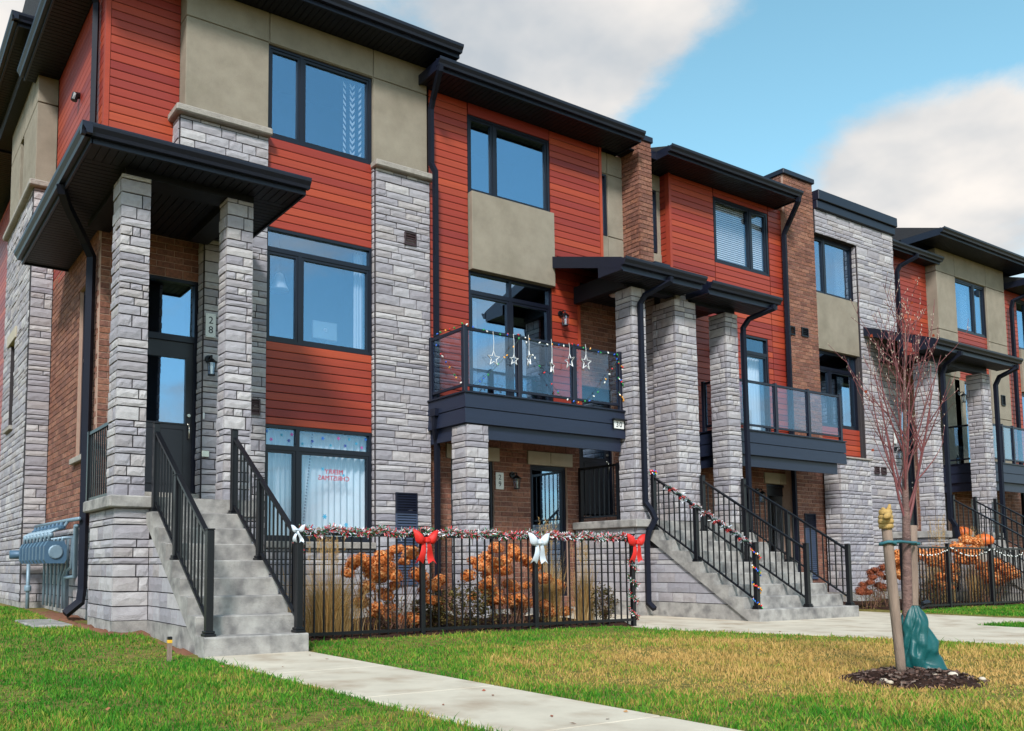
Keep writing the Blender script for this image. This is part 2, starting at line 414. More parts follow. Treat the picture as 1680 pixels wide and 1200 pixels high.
def clad(kind, house, owner, face, u0, u1, z0, z1, c, ops=(), seed=0, lens=(0.17, 0.56)):
    """face 'F': plane y=c facing -Y, u is X.  'L': plane x=c facing -X, u is Y.  'R': plane x=c facing +X."""
    r = random.Random(hash((round(u0, 2), round(z0, 2), round(c, 2), seed)) & 0xffff)
    if kind == 'stone_block': steps, dep, gap = COURSES, 0.055, 0.015
    elif kind == 'brick': steps, dep, gap = [0.09 * i + 0.02 for i in range(130)], 0.05, 0.011
    else: steps, dep, gap = [0.1275 * i + 0.035 for i in range(90)], 0.024, 0.012
    lv = levels(z0, z1, ops, steps)
    for row, (za, zb) in enumerate(zip(lv[:-1], lv[1:])):
        for (p, q) in intervals(u0, u1, za, zb, ops):
            cuts = [p]
            if kind == 'stone_block':
                while True:
                    n = cuts[-1] + r.uniform(*lens) * (1.15 if (zb - za) < 0.11 else 1.0)
                    if n > q - 0.07: break
                    cuts.append(n)
            elif kind == 'brick':
                o = 0.13 if int(round(za / 0.09)) % 2 else 0.0
                x = math.floor((p - 5) / 0.26) * 0.26 + 5 + o
                while x < q:
                    if p + 0.04 < x < q - 0.04: cuts.append(x)
                    x += 0.26
            cuts.append(q)
            for a, b in zip(cuts[:-1], cuts[1:]):
                w = b - a - (gap if q - p > 0.16 else 0.0); h = zb - za - gap
                if w < 0.02 or h < 0.02: continue
                mid = (a + b) / 2; zc = (za + zb) / 2
                jit = r.uniform(-0.008, 0.006) if kind == 'stone_block' else (r.uniform(-0.003, 0.003) if kind == 'brick' else 0)
                if face == 'F': piece(kind, house, owner, (mid, c + dep / 2 + jit, zc), (w, dep, h), 0.0)
                elif face == 'L': piece(kind, house, owner, (c + dep / 2 + jit, mid, zc), (w, dep, h), -math.pi / 2)
                else: piece(kind, house, owner, (c - dep / 2 - jit, mid, zc), (w, dep, h), math.pi / 2)
def backing(name, house, mat, face, u0, u1, z0, z1, c, depth=0.14, ops=(), rec=0.02):
    """wall body behind the cladding with real openings"""
    mb = MB(); lv = levels(z0, z1, ops, [])
    for za, zb in zip(lv[:-1], lv[1:]):
        for p, q in intervals(u0, u1, za, zb, ops):
            if face == 'F': mb.box(p, q, c + rec, c + rec + depth, za, zb)
            elif face == 'L': mb.box(c + rec, c + rec + depth, p, q, za, zb)
            else: mb.box(c - rec - depth, c - rec, p, q, za, zb)
    return mb.build(name, MT[mat], house)
def wall(kind, house, face, u0, u1, z0, z1, c, ops=(), depth=0.14, rec=None):
    mat = {'stone_block': 'mortar', 'brick': 'brick_mortar', 'siding_board': 'siding_back'}[kind]
    nm = {'stone_block': 'stone_wall', 'brick': 'brick_wall', 'siding_board': 'siding_wall'}[kind]
    if rec is None: rec = {'stone_block': 0.022, 'brick': 0.010, 'siding_board': 0.014}[kind]
    o = backing(nm, house, mat, face, u0, u1, z0, z1, c, depth, ops, rec)
    clad(kind, house, o, face, u0, u1, z0, z1, c, ops)
    return o
def pillar(house, x0, x1, y0, y1, z0, z1, right=True, name='stone_pillar'):
    k = 0.02
    o = MB().box(x0 + k, x1 - k, y0 + k, y1 - k, z0, z1).build(name, MT['mortar'], house)
    clad('stone_block', house, o, 'F', x0, x1, z0, z1, y0, seed=1, lens=(0.09, 0.34))
    clad('stone_block', house, o, 'L', y0 + 0.056, y1, z0, z1, x0, seed=2, lens=(0.09, 0.36))
    if right: clad('stone_block', house, o, 'R', y0 + 0.056, y1, z0, z1, x1, seed=3)
    return o
def proj_area(c, s, th):
    v = Vector(c) - CAM; d = v.dot(fwd)
    if d < 0.3: return 0
    x = CX + F_PX * v.dot(R2) / d; y = CY - F_PX * v.dot(U2) / d
    if x < -10 or x > 1690 or y < -10 or y > 1210: return 0
    n = Vector((math.sin(th), -math.cos(th), 0))
    cs = -(v.normalized()).dot(n)
    if cs <= 0.02: return 0
    return s[0] * s[2] * cs / (d * d)
def flush_pieces(limit=300):
    groups = {}
    for p in PIECES: groups.setdefault((p[1].name, p[0]), []).append(p)
    for (hn, kind), lst in groups.items():
        house = lst[0][1]
        lst.sort(key=lambda p: -proj_area(p[3], p[4], p[5]))
        big = [p for p in lst[:limit] if proj_area(p[3], p[4], p[5]) > 0]
        rest = lst[len(big):]
        for (k, h, owner, c, s, th, vi) in big:
            o = bpy.data.objects.new(kind, VME[kind][vi]); COL.objects.link(o)
            o.parent = owner; o.location = Vector(c) - wloc(owner); o.scale = s; o.rotation_euler = (0, 0, th)
        if rest:
            Vs = []; Fs = {}; n = 0
            for (k, h, owner, c, s, th, vi) in rest:
                v, f = VAR[kind][vi]; a = np.array(v) * np.array(s)
                ct, st = math.cos(th), math.sin(th)
                b = np.stack([a[:, 0] * ct - a[:, 1] * st, a[:, 0] * st + a[:, 1] * ct, a[:, 2]], 1) + np.array(c)
                Vs.append(b)
                for q in f: Fs.setdefault(len(q), []).append([n + i for i in q])
                n += len(a)
            V = np.concatenate(Vs)
            org = wloc(house)
            me = bpy.data.meshes.new('x')
            allf = [q for l in Fs.values() for q in l]
            me.from_pydata((V - np.array(org)).tolist(), [], allf); me.update()
            nm = {'stone_block': 'stonework', 'brick': 'brickwork', 'siding_board': 'siding'}[kind]
            o = link_mesh(nm, me, MT[VMAT[kind]], house, org); tag(o, kind='stuff')

# ------------------------------------------------------------------ building elements
def window(h, x0, x1, z0, z1, y, vm=(), tr=None, top_split=True, sash=True, room=1.3, name='window', rmat='room', glass='glass'):
    """front-facing window: frame (part) > sash, pane; a dim room behind"""
    fw = 0.045
    mb = MB()
    mb.box(x0, x0 + fw, y, y + 0.10, z0, z1).box(x1 - fw, x1, y, y + 0.10, z0, z1)
    mb.box(x0 + fw, x1 - fw, y + 0.002, y + 0.10, z0, z0 + fw).box(x0 + fw, x1 - fw, y + 0.002, y + 0.10, z1 - fw, z1)
    rows = [(z0 + fw, z1 - fw)]
    if tr:
        mb.box(x0 + fw, x1 - fw, y + 0.003, y + 0.10, tr - 0.035, tr + 0.035)
        rows = [(z0 + fw, tr - 0.035), (tr + 0.035, z1 - fw)]
    cells = []
    for ri, (a, b) in enumerate(rows):
        xs = [x0 + fw]
        if vm and (ri == 0 or top_split):
            for m in vm:
                mb.box(m - 0.03, m + 0.03, y + 0.004, y + 0.10, a, b); xs += [m - 0.03, m + 0.03]
        xs.append(x1 - fw)
        for i in range(0, len(xs), 2): cells.append((xs[i], xs[i + 1], a, b, ri))
    win = mb.build(name, MT['frame'], h)
    for (a, b, c, d, ri) in cells:
        if sash and ri == 0:
            k = 0.042
            sb = MB().box(a, a + k, y + 0.014, y + 0.075, c, d).box(b - k, b, y + 0.014, y + 0.075, c, d).box(a + k, b - k, y + 0.016, y + 0.075, c, c + k).box(a + k, b - k, y + 0.016, y + 0.075, d - k, d)
            sb.build('sash', MT['frame'], win)
            a += k; b -= k; c += k; d -= k
        MB().box(a, b, y + 0.046, y + 0.052, c, d).build('pane', MT[glass], win)
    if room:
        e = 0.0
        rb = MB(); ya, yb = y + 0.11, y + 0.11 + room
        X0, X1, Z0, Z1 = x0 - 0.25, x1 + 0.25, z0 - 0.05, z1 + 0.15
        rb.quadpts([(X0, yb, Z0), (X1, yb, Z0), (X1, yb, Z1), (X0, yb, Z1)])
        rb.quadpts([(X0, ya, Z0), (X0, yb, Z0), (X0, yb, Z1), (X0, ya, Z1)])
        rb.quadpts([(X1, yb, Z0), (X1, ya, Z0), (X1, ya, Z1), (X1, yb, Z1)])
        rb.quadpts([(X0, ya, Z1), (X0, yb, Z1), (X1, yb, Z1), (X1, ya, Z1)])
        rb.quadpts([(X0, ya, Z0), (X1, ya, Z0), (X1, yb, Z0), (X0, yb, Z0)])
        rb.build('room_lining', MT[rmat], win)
    return win
def gutter_prof(h=0.125, d=0.115):
    return [(0, 0), (0, -h), (-d * 0.55, -h), (-d * 0.66, -h * 0.72), (-d * 0.95, -h * 0.36), (-d, -h * 0.14), (-d, 0), (-d + 0.012, 0), (-d + 0.016, -0.02), (-0.012, -0.02), (-0.012, 0)]
def gutter_x(parent, x0, x1, y, z, name='gutter'):
    """eaves gutter along X, back at y, facing -Y, top at z"""
    mb = MB().prism([(y + a, z + b) for a, b in gutter_prof()], 'x', x0, x1)
    return mb.build(name, MT['trim'], parent)
def gutter_y(parent, y0, y1, x, z, name='gutter'):
    mb = MB().prism([(x + a, z + b) for a, b in gutter_prof()], 'y', y0, y1)
    return mb.build(name, MT['trim'], parent)
def soffit_strips(parent, x0, x1, y0, y1, z, along='y', w=0.098):
    """grooved soffit: planks running along the given axis, seen from below"""
    mb = MB().box(x0, x1, y0, y1, z + 0.012, z + 0.03)
    a, b = (x0, x1) if along == 'y' else (y0, y1)
    n = max(1, int((b - a) / w)); st = (b - a) / n
    for i in range(n):
        p, q = a + i * st + 0.006, a + (i + 1) * st - 0.006
        if along == 'y': mb.box(p, q, y0 + 0.01, y1 - 0.002, z, z + 0.013)
        else: mb.box(x0 + 0.01, x1 - 0.002, p, q, z, z + 0.013)
    return mb.build('soffit', MT['soffit'], parent)
def downspout(parent, pts, r=0.045, name='downspout'):
    return MB().tube(pts, r * 1.15, n=4, rot=math.pi / 4).build(name, MT['spout'], parent)
def stucco_panel(h, x0, x1, z0, z1, y, d=0.09, name='stucco_panel', mat='stucco'):
    return MB().cbox(x0, x1, y, y + d, z0, z1, 0.006).build(name, MT[mat], h)
def eave_front(h, x0, x1, yg, ywall, zs, gutter=True, left_open=True, right_open=True, top=0.2, ridge=1.2, yback=16.0, name='roof'):
    """flat boxed eave on a low roof: roof (part) > soffit, fascia, gutter"""
    mb = MB()
    mb.prism([(yg, zs + top), (ywall + 3.5, zs + top + ridge), (yback, zs + top + ridge * 0.6), (yback, zs + top)], 'x', x0, x1)
    rf = mb.build(name, MT['shingle'], h)
    soffit_strips(rf, x0 + 0.02, x1 - 0.02, yg + 0.03, ywall, zs, 'y')
    fb = MB().box(x0, x1, yg, yg + 0.028, zs - 0.02, zs + top - 0.002)
    fb.box(x0, x0 + 0.028, yg + 0.03, ywall + 0.4, zs - 0.02, zs + top - 0.002).box(x1 - 0.028, x1, yg + 0.03, ywall + 0.4, zs - 0.02, zs + top - 0.002)
    fb.build('fascia', MT['trim'], rf)
    if gutter: gutter_x(rf, x0 - 0.01, x1 + 0.01, yg - 0.001, zs + top + 0.01)
    return rf
def vent(h, x0, x1, z0, z1, y, name='wall_vent', mat='vent', label=None):
    mb = MB().box(x0, x1, y, y + 0.03, z0, z0 + 0.02).box(x0, x1, y, y + 0.03, z1 - 0.02, z1).box(x0, x0 + 0.02, y, y + 0.03, z0 + 0.02, z1 - 0.02).box(x1 - 0.02, x1, y, y + 0.03, z0 + 0.02, z1 - 0.02)
    mb.box(x0 + 0.02, x1 - 0.02, y + 0.026, y + 0.03, z0 + 0.02, z1 - 0.02)
    n = max(3, int((z1 - z0) / 0.045)); st = (z1 - z0 - 0.04) / n
    for i in range(n):
        z = z0 + 0.02 + i * st
        mb.prism([(y + 0.004, z + 0.004), (y + 0.024, z + st * 0.8), (y + 0.027, z + st * 0.8), (y + 0.008, z + 0.004)], 'x', x0 + 0.02, x1 - 0.02)
    o = mb.build(name, MT[mat], h)
    return o
def railing_y(name, label, x, y0, z0, y1, z1, hgt=0.98, mids=(), lowpost=True, group=None):
    """sloping stair railing along Y at constant x: z0 at the foot (y0), z1 at the head (y1)"""
    t = empty(name, (x, y0, z0), label, 'railing', group)
    sl = (z1 - z0) / (y1 - y0)
    def post(y, zb, zt):
        s = 0.036
        p = MB().cbox(x - s, x + s, y - s, y + s, zb, zt, 0.006).build('post', MT['black'], t)
        MB().cbox(x - 0.058, x + 0.058, y - 0.058, y + 0.058, zb + 0.001, zb + 0.03, 0.006).cbox(x - 0.05, x + 0.05, y - 0.05, y + 0.05, zb + 0.03, zb + 0.055, 0.006).build('base_plate', MT['black'], p)
        MB().cbox(x - 0.041, x + 0.041, y - 0.041, y + 0.041, zt, zt + 0.014, 0.004).build('post_cap', MT['black'], p)
    post(y0, z0, z0 + hgt + 0.04); post(y1, z1, z1 + hgt + 0.04)
    def line(y): return z0 + (y - y0) * sl
    for m, zb in mids: post(m, zb, line(m) + hgt - 0.06)
    for nm, o, hh, ww in (('top_rail', hgt - 0.045, 0.036, 0.026), ('lower_rail', 0.13, 0.028, 0.018)):
        ya, yb = y0 + 0.037, y1 - 0.037
        MB().prism([(ya, line(ya) + o - hh / 2), (yb, line(yb) + o - hh / 2), (yb, line(yb) + o + hh / 2), (ya, line(ya) + o + hh / 2)], 'x', x - ww, x + ww).build(nm, MT['black'], t)
    n = int((y1 - y0) / 0.105)
    for i in range(1, n):
        y = y0 + (y1 - y0) * i / n
        if any(abs(y - m) < 0.05 for m, _ in mids): continue
        s = 0.0085
        MB().box(x - s, x + s, y - s, y + s, line(y) + 0.14, line(y) + hgt - 0.06).build('baluster', MT['black'], t)
    return t
def guard(parent, p0, p1, zb, hgt, name='guard_rail', step=0.11, ends=True):
    """level baluster guard between two plan points, a part of its parent"""
    p0, p1 = Vector((p0[0], p0[1], zb)), Vector((p1[0], p1[1], zb)); d = (p1 - p0); Ln = d.length; d.normalize()
    mb = MB(); Z = Vector((0, 0, 1))
    mb.tube([p0 + Z * hgt, p1 + Z * hgt], 0.03, 4, math.pi / 4).tube([p0 + Z * 0.09, p1 + Z * 0.09], 0.022, 4, math.pi / 4)
    if ends:
        for p in (p0, p1): mb.tube([p, p + Z * (hgt + 0.03)], 0.045, 4, math.pi / 4)
    o = mb.build(name, MT['black'], parent)
    n = int(Ln / step)
    for i in range(1, n):
        p = p0 + d * (Ln * i / n)
        MB().tube([p + Z * 0.09, p + Z * hgt], 0.012, 4, math.pi / 4).build('baluster', MT['black'], o)
    return o
def lantern(x, y, z, label, face='F'):
    """wall lantern: back plate on the wall plane y, arm, roof, glass cage"""
    t = empty('wall_lantern', (x, y, z - 0.15), label, 'lantern', 'wall lanterns by the doors')
    ly = y - 0.13
    MB().lathe((x, y - 0.022, z + 0.10), [(0.0, 0), (0.055, 0.0), (0.06, 0.012), (0.06, 0.022)], 12, 'y').build('back_plate', MT['black'], t)
    MB().tube([(x, y - 0.02, z + 0.10), (x, y - 0.07, z + 0.135), (x, ly, z + 0.125), (x, ly, z + 0.07)], 0.011, 6).build('arm', MT['black'], t, smooth=True)
    MB().lathe((x, ly, z + 0.02), [(0.078, 0), (0.082, 0.008), (0.05, 0.04), (0.03, 0.06), (0.012, 0.066), (0.008, 0.085)], 8).build('lantern_roof', MT['black'], t)
    cg = MB().lathe((x, ly, z - 0.165), [(0.045, 0), (0.055, 0.006), (0.055, 0.018)], 8)
    for k in range(4):
        a = math.pi / 4 + k * math.pi / 2
        cg.tube([(x + 0.048 * math.cos(a), ly + 0.048 * math.sin(a), z - 0.15), (x + 0.064 * math.cos(a), ly + 0.064 * math.sin(a), z + 0.022)], 0.006, 4)
    cg.build('cage', MT['black'], t)
    MB().lathe((x, ly, z - 0.147), [(0.042, 0), (0.057, 0.166)], 8).build('glass', MT['lampglass'], t)
    MB().lathe((x, ly, z - 0.145), [(0.014, 0), (0.014, 0.07), (0.02, 0.09), (0.018, 0.115), (0.006, 0.13)], 8).build('bulb', MT['white'], t)
    return t
def text_mesh(txt, size, mat, parent, loc, mirror=False, name='lettering', depth=0.003, spacing=1.0, align='CENTER'):
    cu = bpy.data.curves.new('t', 'FONT'); cu.body = txt; cu.size = size; cu.align_x = align; cu.align_y = 'CENTER'; cu.extrude = depth
    cu.space_character = spacing; cu.space_line = 0.95
    ob = bpy.data.objects.new('t', cu); COL.objects.link(ob)
    dg = bpy.context.evaluated_depsgraph_get()
    me = bpy.data.meshes.new_from_object(ob.evaluated_get(dg))
    bpy.data.objects.remove(ob); bpy.data.curves.remove(cu)
    sx = -1 if mirror else 1
    # text lies in XY facing +Z: turn it upright facing -Y
    for v in me.vertices:
        x, y, z = v.co; v.co = (x * sx, -z, y)
    if mirror: me.flip_normals()
    me.name = name; me.materials.clear()
    return link_mesh(name, me, mat, parent, loc)
def plaque(x0, x1, z0, z1, y, digits, label, horizontal=False, hood=False):
    t = empty('house_number_sign', ((x0 + x1) / 2, y, z0), label, 'number sign', 'house number plaques')
    MB().cbox(x0, x1, y - 0.012, y, z0, z1, 0.003).build('plate', MT['plaque'], t)
    w = x1 - x0; h = z1 - z0
    if horizontal: text_mesh(digits, h * 0.95, MT['letter'], t, ((x0 + x1) / 2, y - 0.013, (z0 + z1) / 2), spacing=1.25)
    else:
        for i, ch in enumerate(digits):
            text_mesh(ch, h * 0.42, MT['letter'], t, ((x0 + x1) / 2, y - 0.013, z1 - h * (0.30 + 0.40 * i)))
        for sx in (x0 + 0.015, x1 - 0.015):
            for sz in (z0 + 0.018, z1 - 0.018): MB().lathe((sx, y - 0.016, sz), [(0.0, 0), (0.005, 0.0), (0.005, 0.004)], 6, 'y').build('screw', MT['chrome'], t)
    if hood: MB().box(x0 - 0.03, x1 + 0.03, y - 0.06, y, z1 + 0.004, z1 + 0.03).box(x0 - 0.02, x0 - 0.004, y - 0.02, y, z0 - 0.02, z1).box(x1 + 0.004, x1 + 0.02, y - 0.02, y, z0 - 0.02, z1).build('hood', MT['black'], t)
    return t
def door(h, x0, x1, z0, z1, y, lite=(0.45, 0.90), transom=None, handle_side='R', panel=True, name='door'):
    """panelled entry door with a glazed upper half; transom light above when given"""
    fw = 0.05
    zt = transom if transom else z1
    fr = MB().box(x0, x0 + fw, y, y + 0.11, z0, z1).box(x1 - fw, x1, y, y + 0.11, z0, z1).box(x0 + fw, x1 - fw, y + 0.002, y + 0.11, z1 - fw, z1)
    if transom: fr.box(x0 + fw, x1 - fw, y + 0.002, y + 0.11, zt, zt + 0.09)
    fo = fr.build('door_frame', MT['frame'], h)
    if transom:
        MB().box(x0 + fw, x1 - fw, y + 0.05, y + 0.056, zt + 0.09, z1 - fw).build('pane', MT['glass'], fo)
    a, b = x0 + fw, x1 - fw; d0, d1 = z0, zt if transom else z1 - fw
    hh = d1 - d0; st = 0.11
    g0, g1 = d0 + hh * lite[0], d0 + hh * lite[1]
    yd = y + 0.035
    lf = MB().box(a, a + st, yd, yd + 0.045, d0, d1).box(b - st, b, yd, yd + 0.045, d0, d1).box(a + st, b - st, yd, yd + 0.045, g1, d1).box(a + st, b - st, yd, yd + 0.045, d0, g0)
    for (p, q, r_, s_) in ((a + st - 0.02, a + st, g0 - 0.02, g1 + 0.02), (b - st, b - st + 0.02, g0 - 0.02, g1 + 0.02)): lf.box(p, q, yd - 0.012, yd, r_, s_)
    lf.box(a + st, b - st, yd - 0.012, yd, g1, g1 + 0.02).box(a + st, b - st, yd - 0.012, yd, g0 - 0.02, g0)
    lf_o = lf.build(name, MT['door'], h)
    MB().box(a + st, b - st, yd + 0.018, yd + 0.024, g0, g1).build('pane', MT['glass'], lf_o)
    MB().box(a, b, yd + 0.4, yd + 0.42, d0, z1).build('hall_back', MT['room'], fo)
    if panel and g0 - d0 > 0.3:
        m = MB(); w = (b - a - 2 * st); n = 2 if w > 0.6 else 1
        for i in range(n):
            p = a + st + w * i / n + 0.02; q = a + st + w * (i + 1) / n - 0.02
            m.cbox(p, q, yd - 0.01, yd + 0.001, d0 + 0.14, g0 - 0.09, 0.009)
        m.build('panel', MT['door'], lf_o)
    hx = b - 0.055 if handle_side == 'R' else a + 0.055; hz = d0 + 0.95
    MB().lathe((hx, yd - 0.03, hz + 0.2), [(0.0, 0), (0.024, 0), (0.03, 0.012), (0.03, 0.03)], 12, 'y').build('deadbolt', MT['chrome'], lf_o, smooth=False)
    MB().tube([(hx, yd - 0.005, hz + 0.06), (hx, yd - 0.045, hz + 0.05), (hx, yd - 0.055, hz - 0.04), (hx, yd - 0.045, hz - 0.13), (hx, yd - 0.005, hz - 0.15)], 0.01, 8).lathe((hx, yd - 0.02, hz + 0.07), [(0.0, 0), (0.022, 0), (0.026, 0.02)], 10, 'y').build('handle', MT['chrome'], lf_o, smooth=True)
    return lf_o
def balcony(h, x0, x1, yf, yb, zdeck, zrail, posts, beam_x1=None, nboards=2, side_left=True):
    """deck box with lap fascia boards, recessed beam, posts, rails and glass panels"""
    b = MB().box(x0 + 0.03, x1 - 0.02, yf + 0.03, yb, zdeck - 0.42, zdeck - 0.02).build('balcony', MT['soffit'], h)
    hb = 0.245
    for i in range(nboards):
        z1 = zdeck - i * hb; z0 = z1 - hb + 0.012
        MB().prism([(yf + 0.028, z0), (yf - 0.012, z0), (yf, z1), (yf + 0.028, z1)], 'x', x0 - 0.01, x1).build('fascia_board', MT['fascia'], b)
        if side_left: MB().prism([(x0 + 0.028, z0), (x0 - 0.012, z0), (x0, z1), (x0 + 0.028, z1)], 'y', yf + 0.03, yb).build('fascia_board', MT['fascia'], b)
    zb = zdeck - nboards * hb
    bx1 = beam_x1 or (x1 - 0.06)
    MB().box(x0 + 0.05, bx1, yf + 0.06, yf + 0.1, zb - hb + 0.03, zb + 0.05).build('beam_board', MT['fascia'], b)
    if side_left: MB().box(x0 + 0.05, x0 + 0.09, yf + 0.101, yb, zb - hb + 0.03, zb + 0.05).build('beam_board', MT['fascia'], b)
    MB().box(x0 - 0.03, x1, yf - 0.03, yb, zdeck - 0.001, zdeck + 0.025).build('deck_edge', MT['trim'], b)
    yp = yf + 0.06; s = 0.034
    for px in posts: MB().cbox(px - s, px + s, yp - s, yp + s, zdeck + 0.026, zrail + 0.02, 0.005).build('post', MT['trim'], b)
    zt, zl = zrail - 0.03, zdeck + 0.13
    for p, q in zip(posts[:-1], posts[1:]):
        a, c = p + s, q - s
        MB().box(a, c, yp - 0.024, yp + 0.024, zt - 0.022, zt + 0.022).build('top_rail', MT['trim'], b)
        MB().box(a, c, yp - 0.018, yp + 0.018, zl - 0.02, zl + 0.02).build('lower_rail', MT['trim'], b)
        MB().box(a + 0.01, a + 0.035, yp - 0.015, yp + 0.015, zl + 0.021, zt - 0.023).box(c - 0.035, c - 0.01, yp - 0.015, yp + 0.015, zl + 0.021, zt - 0.023).build('glass_channel', MT['trim'], b)
        MB().box(a + 0.036, c - 0.036, yp - 0.004, yp + 0.004, zl + 0.021, zt - 0.023).build('glass_panel', MT['glass_clear'], b)
    if side_left:
        px = posts[0]; ye = yb - 0.12
        MB().cbox(px - s, px + s, ye - s, ye + s, zdeck + 0.026, zrail + 0.02, 0.005).build('post', MT['trim'], b)
        a, c = yp + s, ye - s
        MB().box(px - 0.024, px + 0.024, a, c, zt - 0.022, zt + 0.022).build('top_rail', MT['trim'], b)
        MB().box(px - 0.018, px + 0.018, a, c, zl - 0.02, zl + 0.02).build('lower_rail', MT['trim'], b)
        MB().box(px - 0.015, px + 0.015, a + 0.01, a + 0.035, zl + 0.021, zt - 0.023).box(px - 0.015, px + 0.015, c - 0.035, c - 0.01, zl + 0.021, zt - 0.023).build('glass_channel', MT['trim'], b)
        MB().box(px - 0.004, px + 0.004, a + 0.036, c - 0.036, zl + 0.021, zt - 0.023).build('glass_panel', MT['glass_clear'], b)
    return b
def shed_canopy(h, x0, x1, yf, yw, zf, zw, beam_y, xb0, xb1, zbeam, left_end=True, ret=0.55):
    """shed roof over a porch: slopes from the wall (yw, zw) down to the gutter (yf, zf)"""
    t = 0.10; sl = (zw - zf) / (yw - yf)
    rf = MB().prism([(yf, zf - 0.02), (yw, zw - 0.02), (yw, zw + t - 0.04), (yf, zf + 0.04)], 'x', x0 + 0.03, x1 - 0.03).build('canopy', MT['shingle'], h)
    for (a, b) in ((x0, x0 + 0.03), (x1 - 0.03, x1)):
        MB().prism([(yf, zf - 0.15), (yw, zw - 0.15), (yw, zw + t - 0.03), (yf, zf + 0.045)], 'x', a, b).build('rake_board', MT['trim'], rf)
        MB().prism([(yf, zf - 0.17), (yf + ret, zf - 0.17), (yf + ret, zf - 0.15 + sl * ret), (yf, zf - 0.15)], 'x', a + 0.002, b - 0.002).build('eave_return', MT['trim'], rf)
    soffit_strips(rf, x0 + 0.03, x1 - 0.03, yf + 0.03, yf + ret, zf - 0.165, 'y')
    MB().box(x0 + 0.03, x1 - 0.03, yf, yf + 0.028, zf - 0.19, zf - 0.02).build('fascia', MT['trim'], rf)
    MB().box(xb0, xb1, beam_y + 0.02, beam_y + 0.2, zbeam, zf - 0.16).build('beam', MT['trim'], rf)
    soffit_strips(rf, xb0, xb1, beam_y + 0.2, yw, zf - 0.11, 'y')
    gutter_x(rf, x0 - 0.01, x1 + 0.01, yf - 0.001, zf + 0.03)
    return rf

# ------------------------------------------------------------------ the row of townhouses
GRP = 'row of townhouses'
# ---- A: end house, number 28
hA = empty('townhouse', (5.4, 12.0, 0), 'end townhouse with brick side wall, taupe stucco top floor and raised corner porch', 'townhouse', GRP)
wall('brick', hA, 'F', 2.79, 4.2, 1.4, 5.7, 12.15, ops=[(3.28, 4.2, 1.78, 5.02)])
door(hA, 3.28, 4.199, 1.88, 5.02, 12.165, lite=(0.464, 0.892), transom=4.1)
MB().cbox(3.1, 4.198, 11.96, 12.2, 1.775, 1.88, 0.008).build('door_sill', MT['cap'], hA)
w = wall('stone_block', hA, 'F', 3.8, 5.18, 0.25, 7.38, 11.9, ops=[(3.8, 4.2, 0.25, 5.62)])
clad('stone_block', hA, w, 'L', 11.957, 12.15, 1.66, 5.62, 4.182)
clad('stone_block', hA, w, 'L', 11.957, 12.24, 5.62, 7.38, 3.782)
MB().cbox(3.71, 5.21, 11.80, 12.24, 7.38, 7.49, 0.018).build('stone_cap', MT['cap'], hA)
wall('siding_board', hA, 'F', 2.86, 3.88, 5.6, 9.42, 12.22)
MB().box(2.788, 2.858, 12.212, 12.30, 5.6, 9.42).build('corner_board', MT['siding'], hA)
wall('siding_board', hA, 'L', 12.30, 15.6, 5.6, 9.42, 2.79)
for (a, b, c, d) in ((3.88, 5.188, 8.945, 9.42), (3.88, 5.188, 7.49, 8.925), (5.208, 7.05, 8.945, 9.42), (7.07, 8.13, 8.945, 9.42), (7.07, 8.13, 7.49, 8.925)):
    stucco_panel(hA, a, b, c, d, 11.95, 0.30)
backing('stucco_base', hA, 'stucco', 'F', 3.9, 8.12, 7.49, 9.42, 11.97, 0.2, ops=[(5.19, 7.06, 7.44, 8.935)], rec=0.0)
winA3 = window(hA, 5.192, 7.056, 7.45, 8.934, 12.0, vm=(5.78,), glass='glass_mid')
winA2 = window(hA, 5.182, 7.06, 4.25, 6.03, 12.0, vm=(5.77,), tr=5.69, top_split=False, glass='glass_mid')
winA1 = window(hA, 5.182, 7.06, 1.23, 2.98, 12.0, vm=(5.755,), tr=2.64, glass='glass_low')
wall('siding_board', hA, 'F', 5.182, 7.06, 6.03, 7.45, 12.0)
wall('siding_board', hA, 'F', 5.182, 7.06, 2.98, 4.25, 12.0)
wall('stone_block', hA, 'F', 5.182, 7.08, 0.25, 1.12, 11.93)
MB().cbox(5.19, 7.075, 11.87, 12.05, 1.121, 1.226, 0.012).build('window_sill', MT['cap'], hA)
w = wall('stone_block', hA, 'F', 7.082, 8.15, 0.25, 7.38, 11.9)
clad('stone_block', hA, w, 'L', 11.957, 12.03, 0.25, 7.38, 7.064)
clad('stone_block', hA, w, 'R', 11.957, 12.15, 0.25, 7.38, 8.168)
MB().cbox(7.04, 8.20, 11.81, 12.2, 7.38, 7.49, 0.018).build('stone_cap', MT['cap'], hA)
MB().box(4.2, 8.16, 11.90, 12.3, -0.3, 0.25).build('foundation', MT['concrete'], hA)
vent(hA, 7.63, 7.86, 6.18, 6.4, 11.875)
vent(hA, 4.92, 5.08, 3.08, 3.32, 11.875)
vent(hA, 7.44, 7.85, 1.70, 2.04, 11.868, 'louvre_grille', 'trim'); vent(hA, 7.44, 7.85, 0.55, 1.698, 11.868, 'louvre_grille', 'slate')
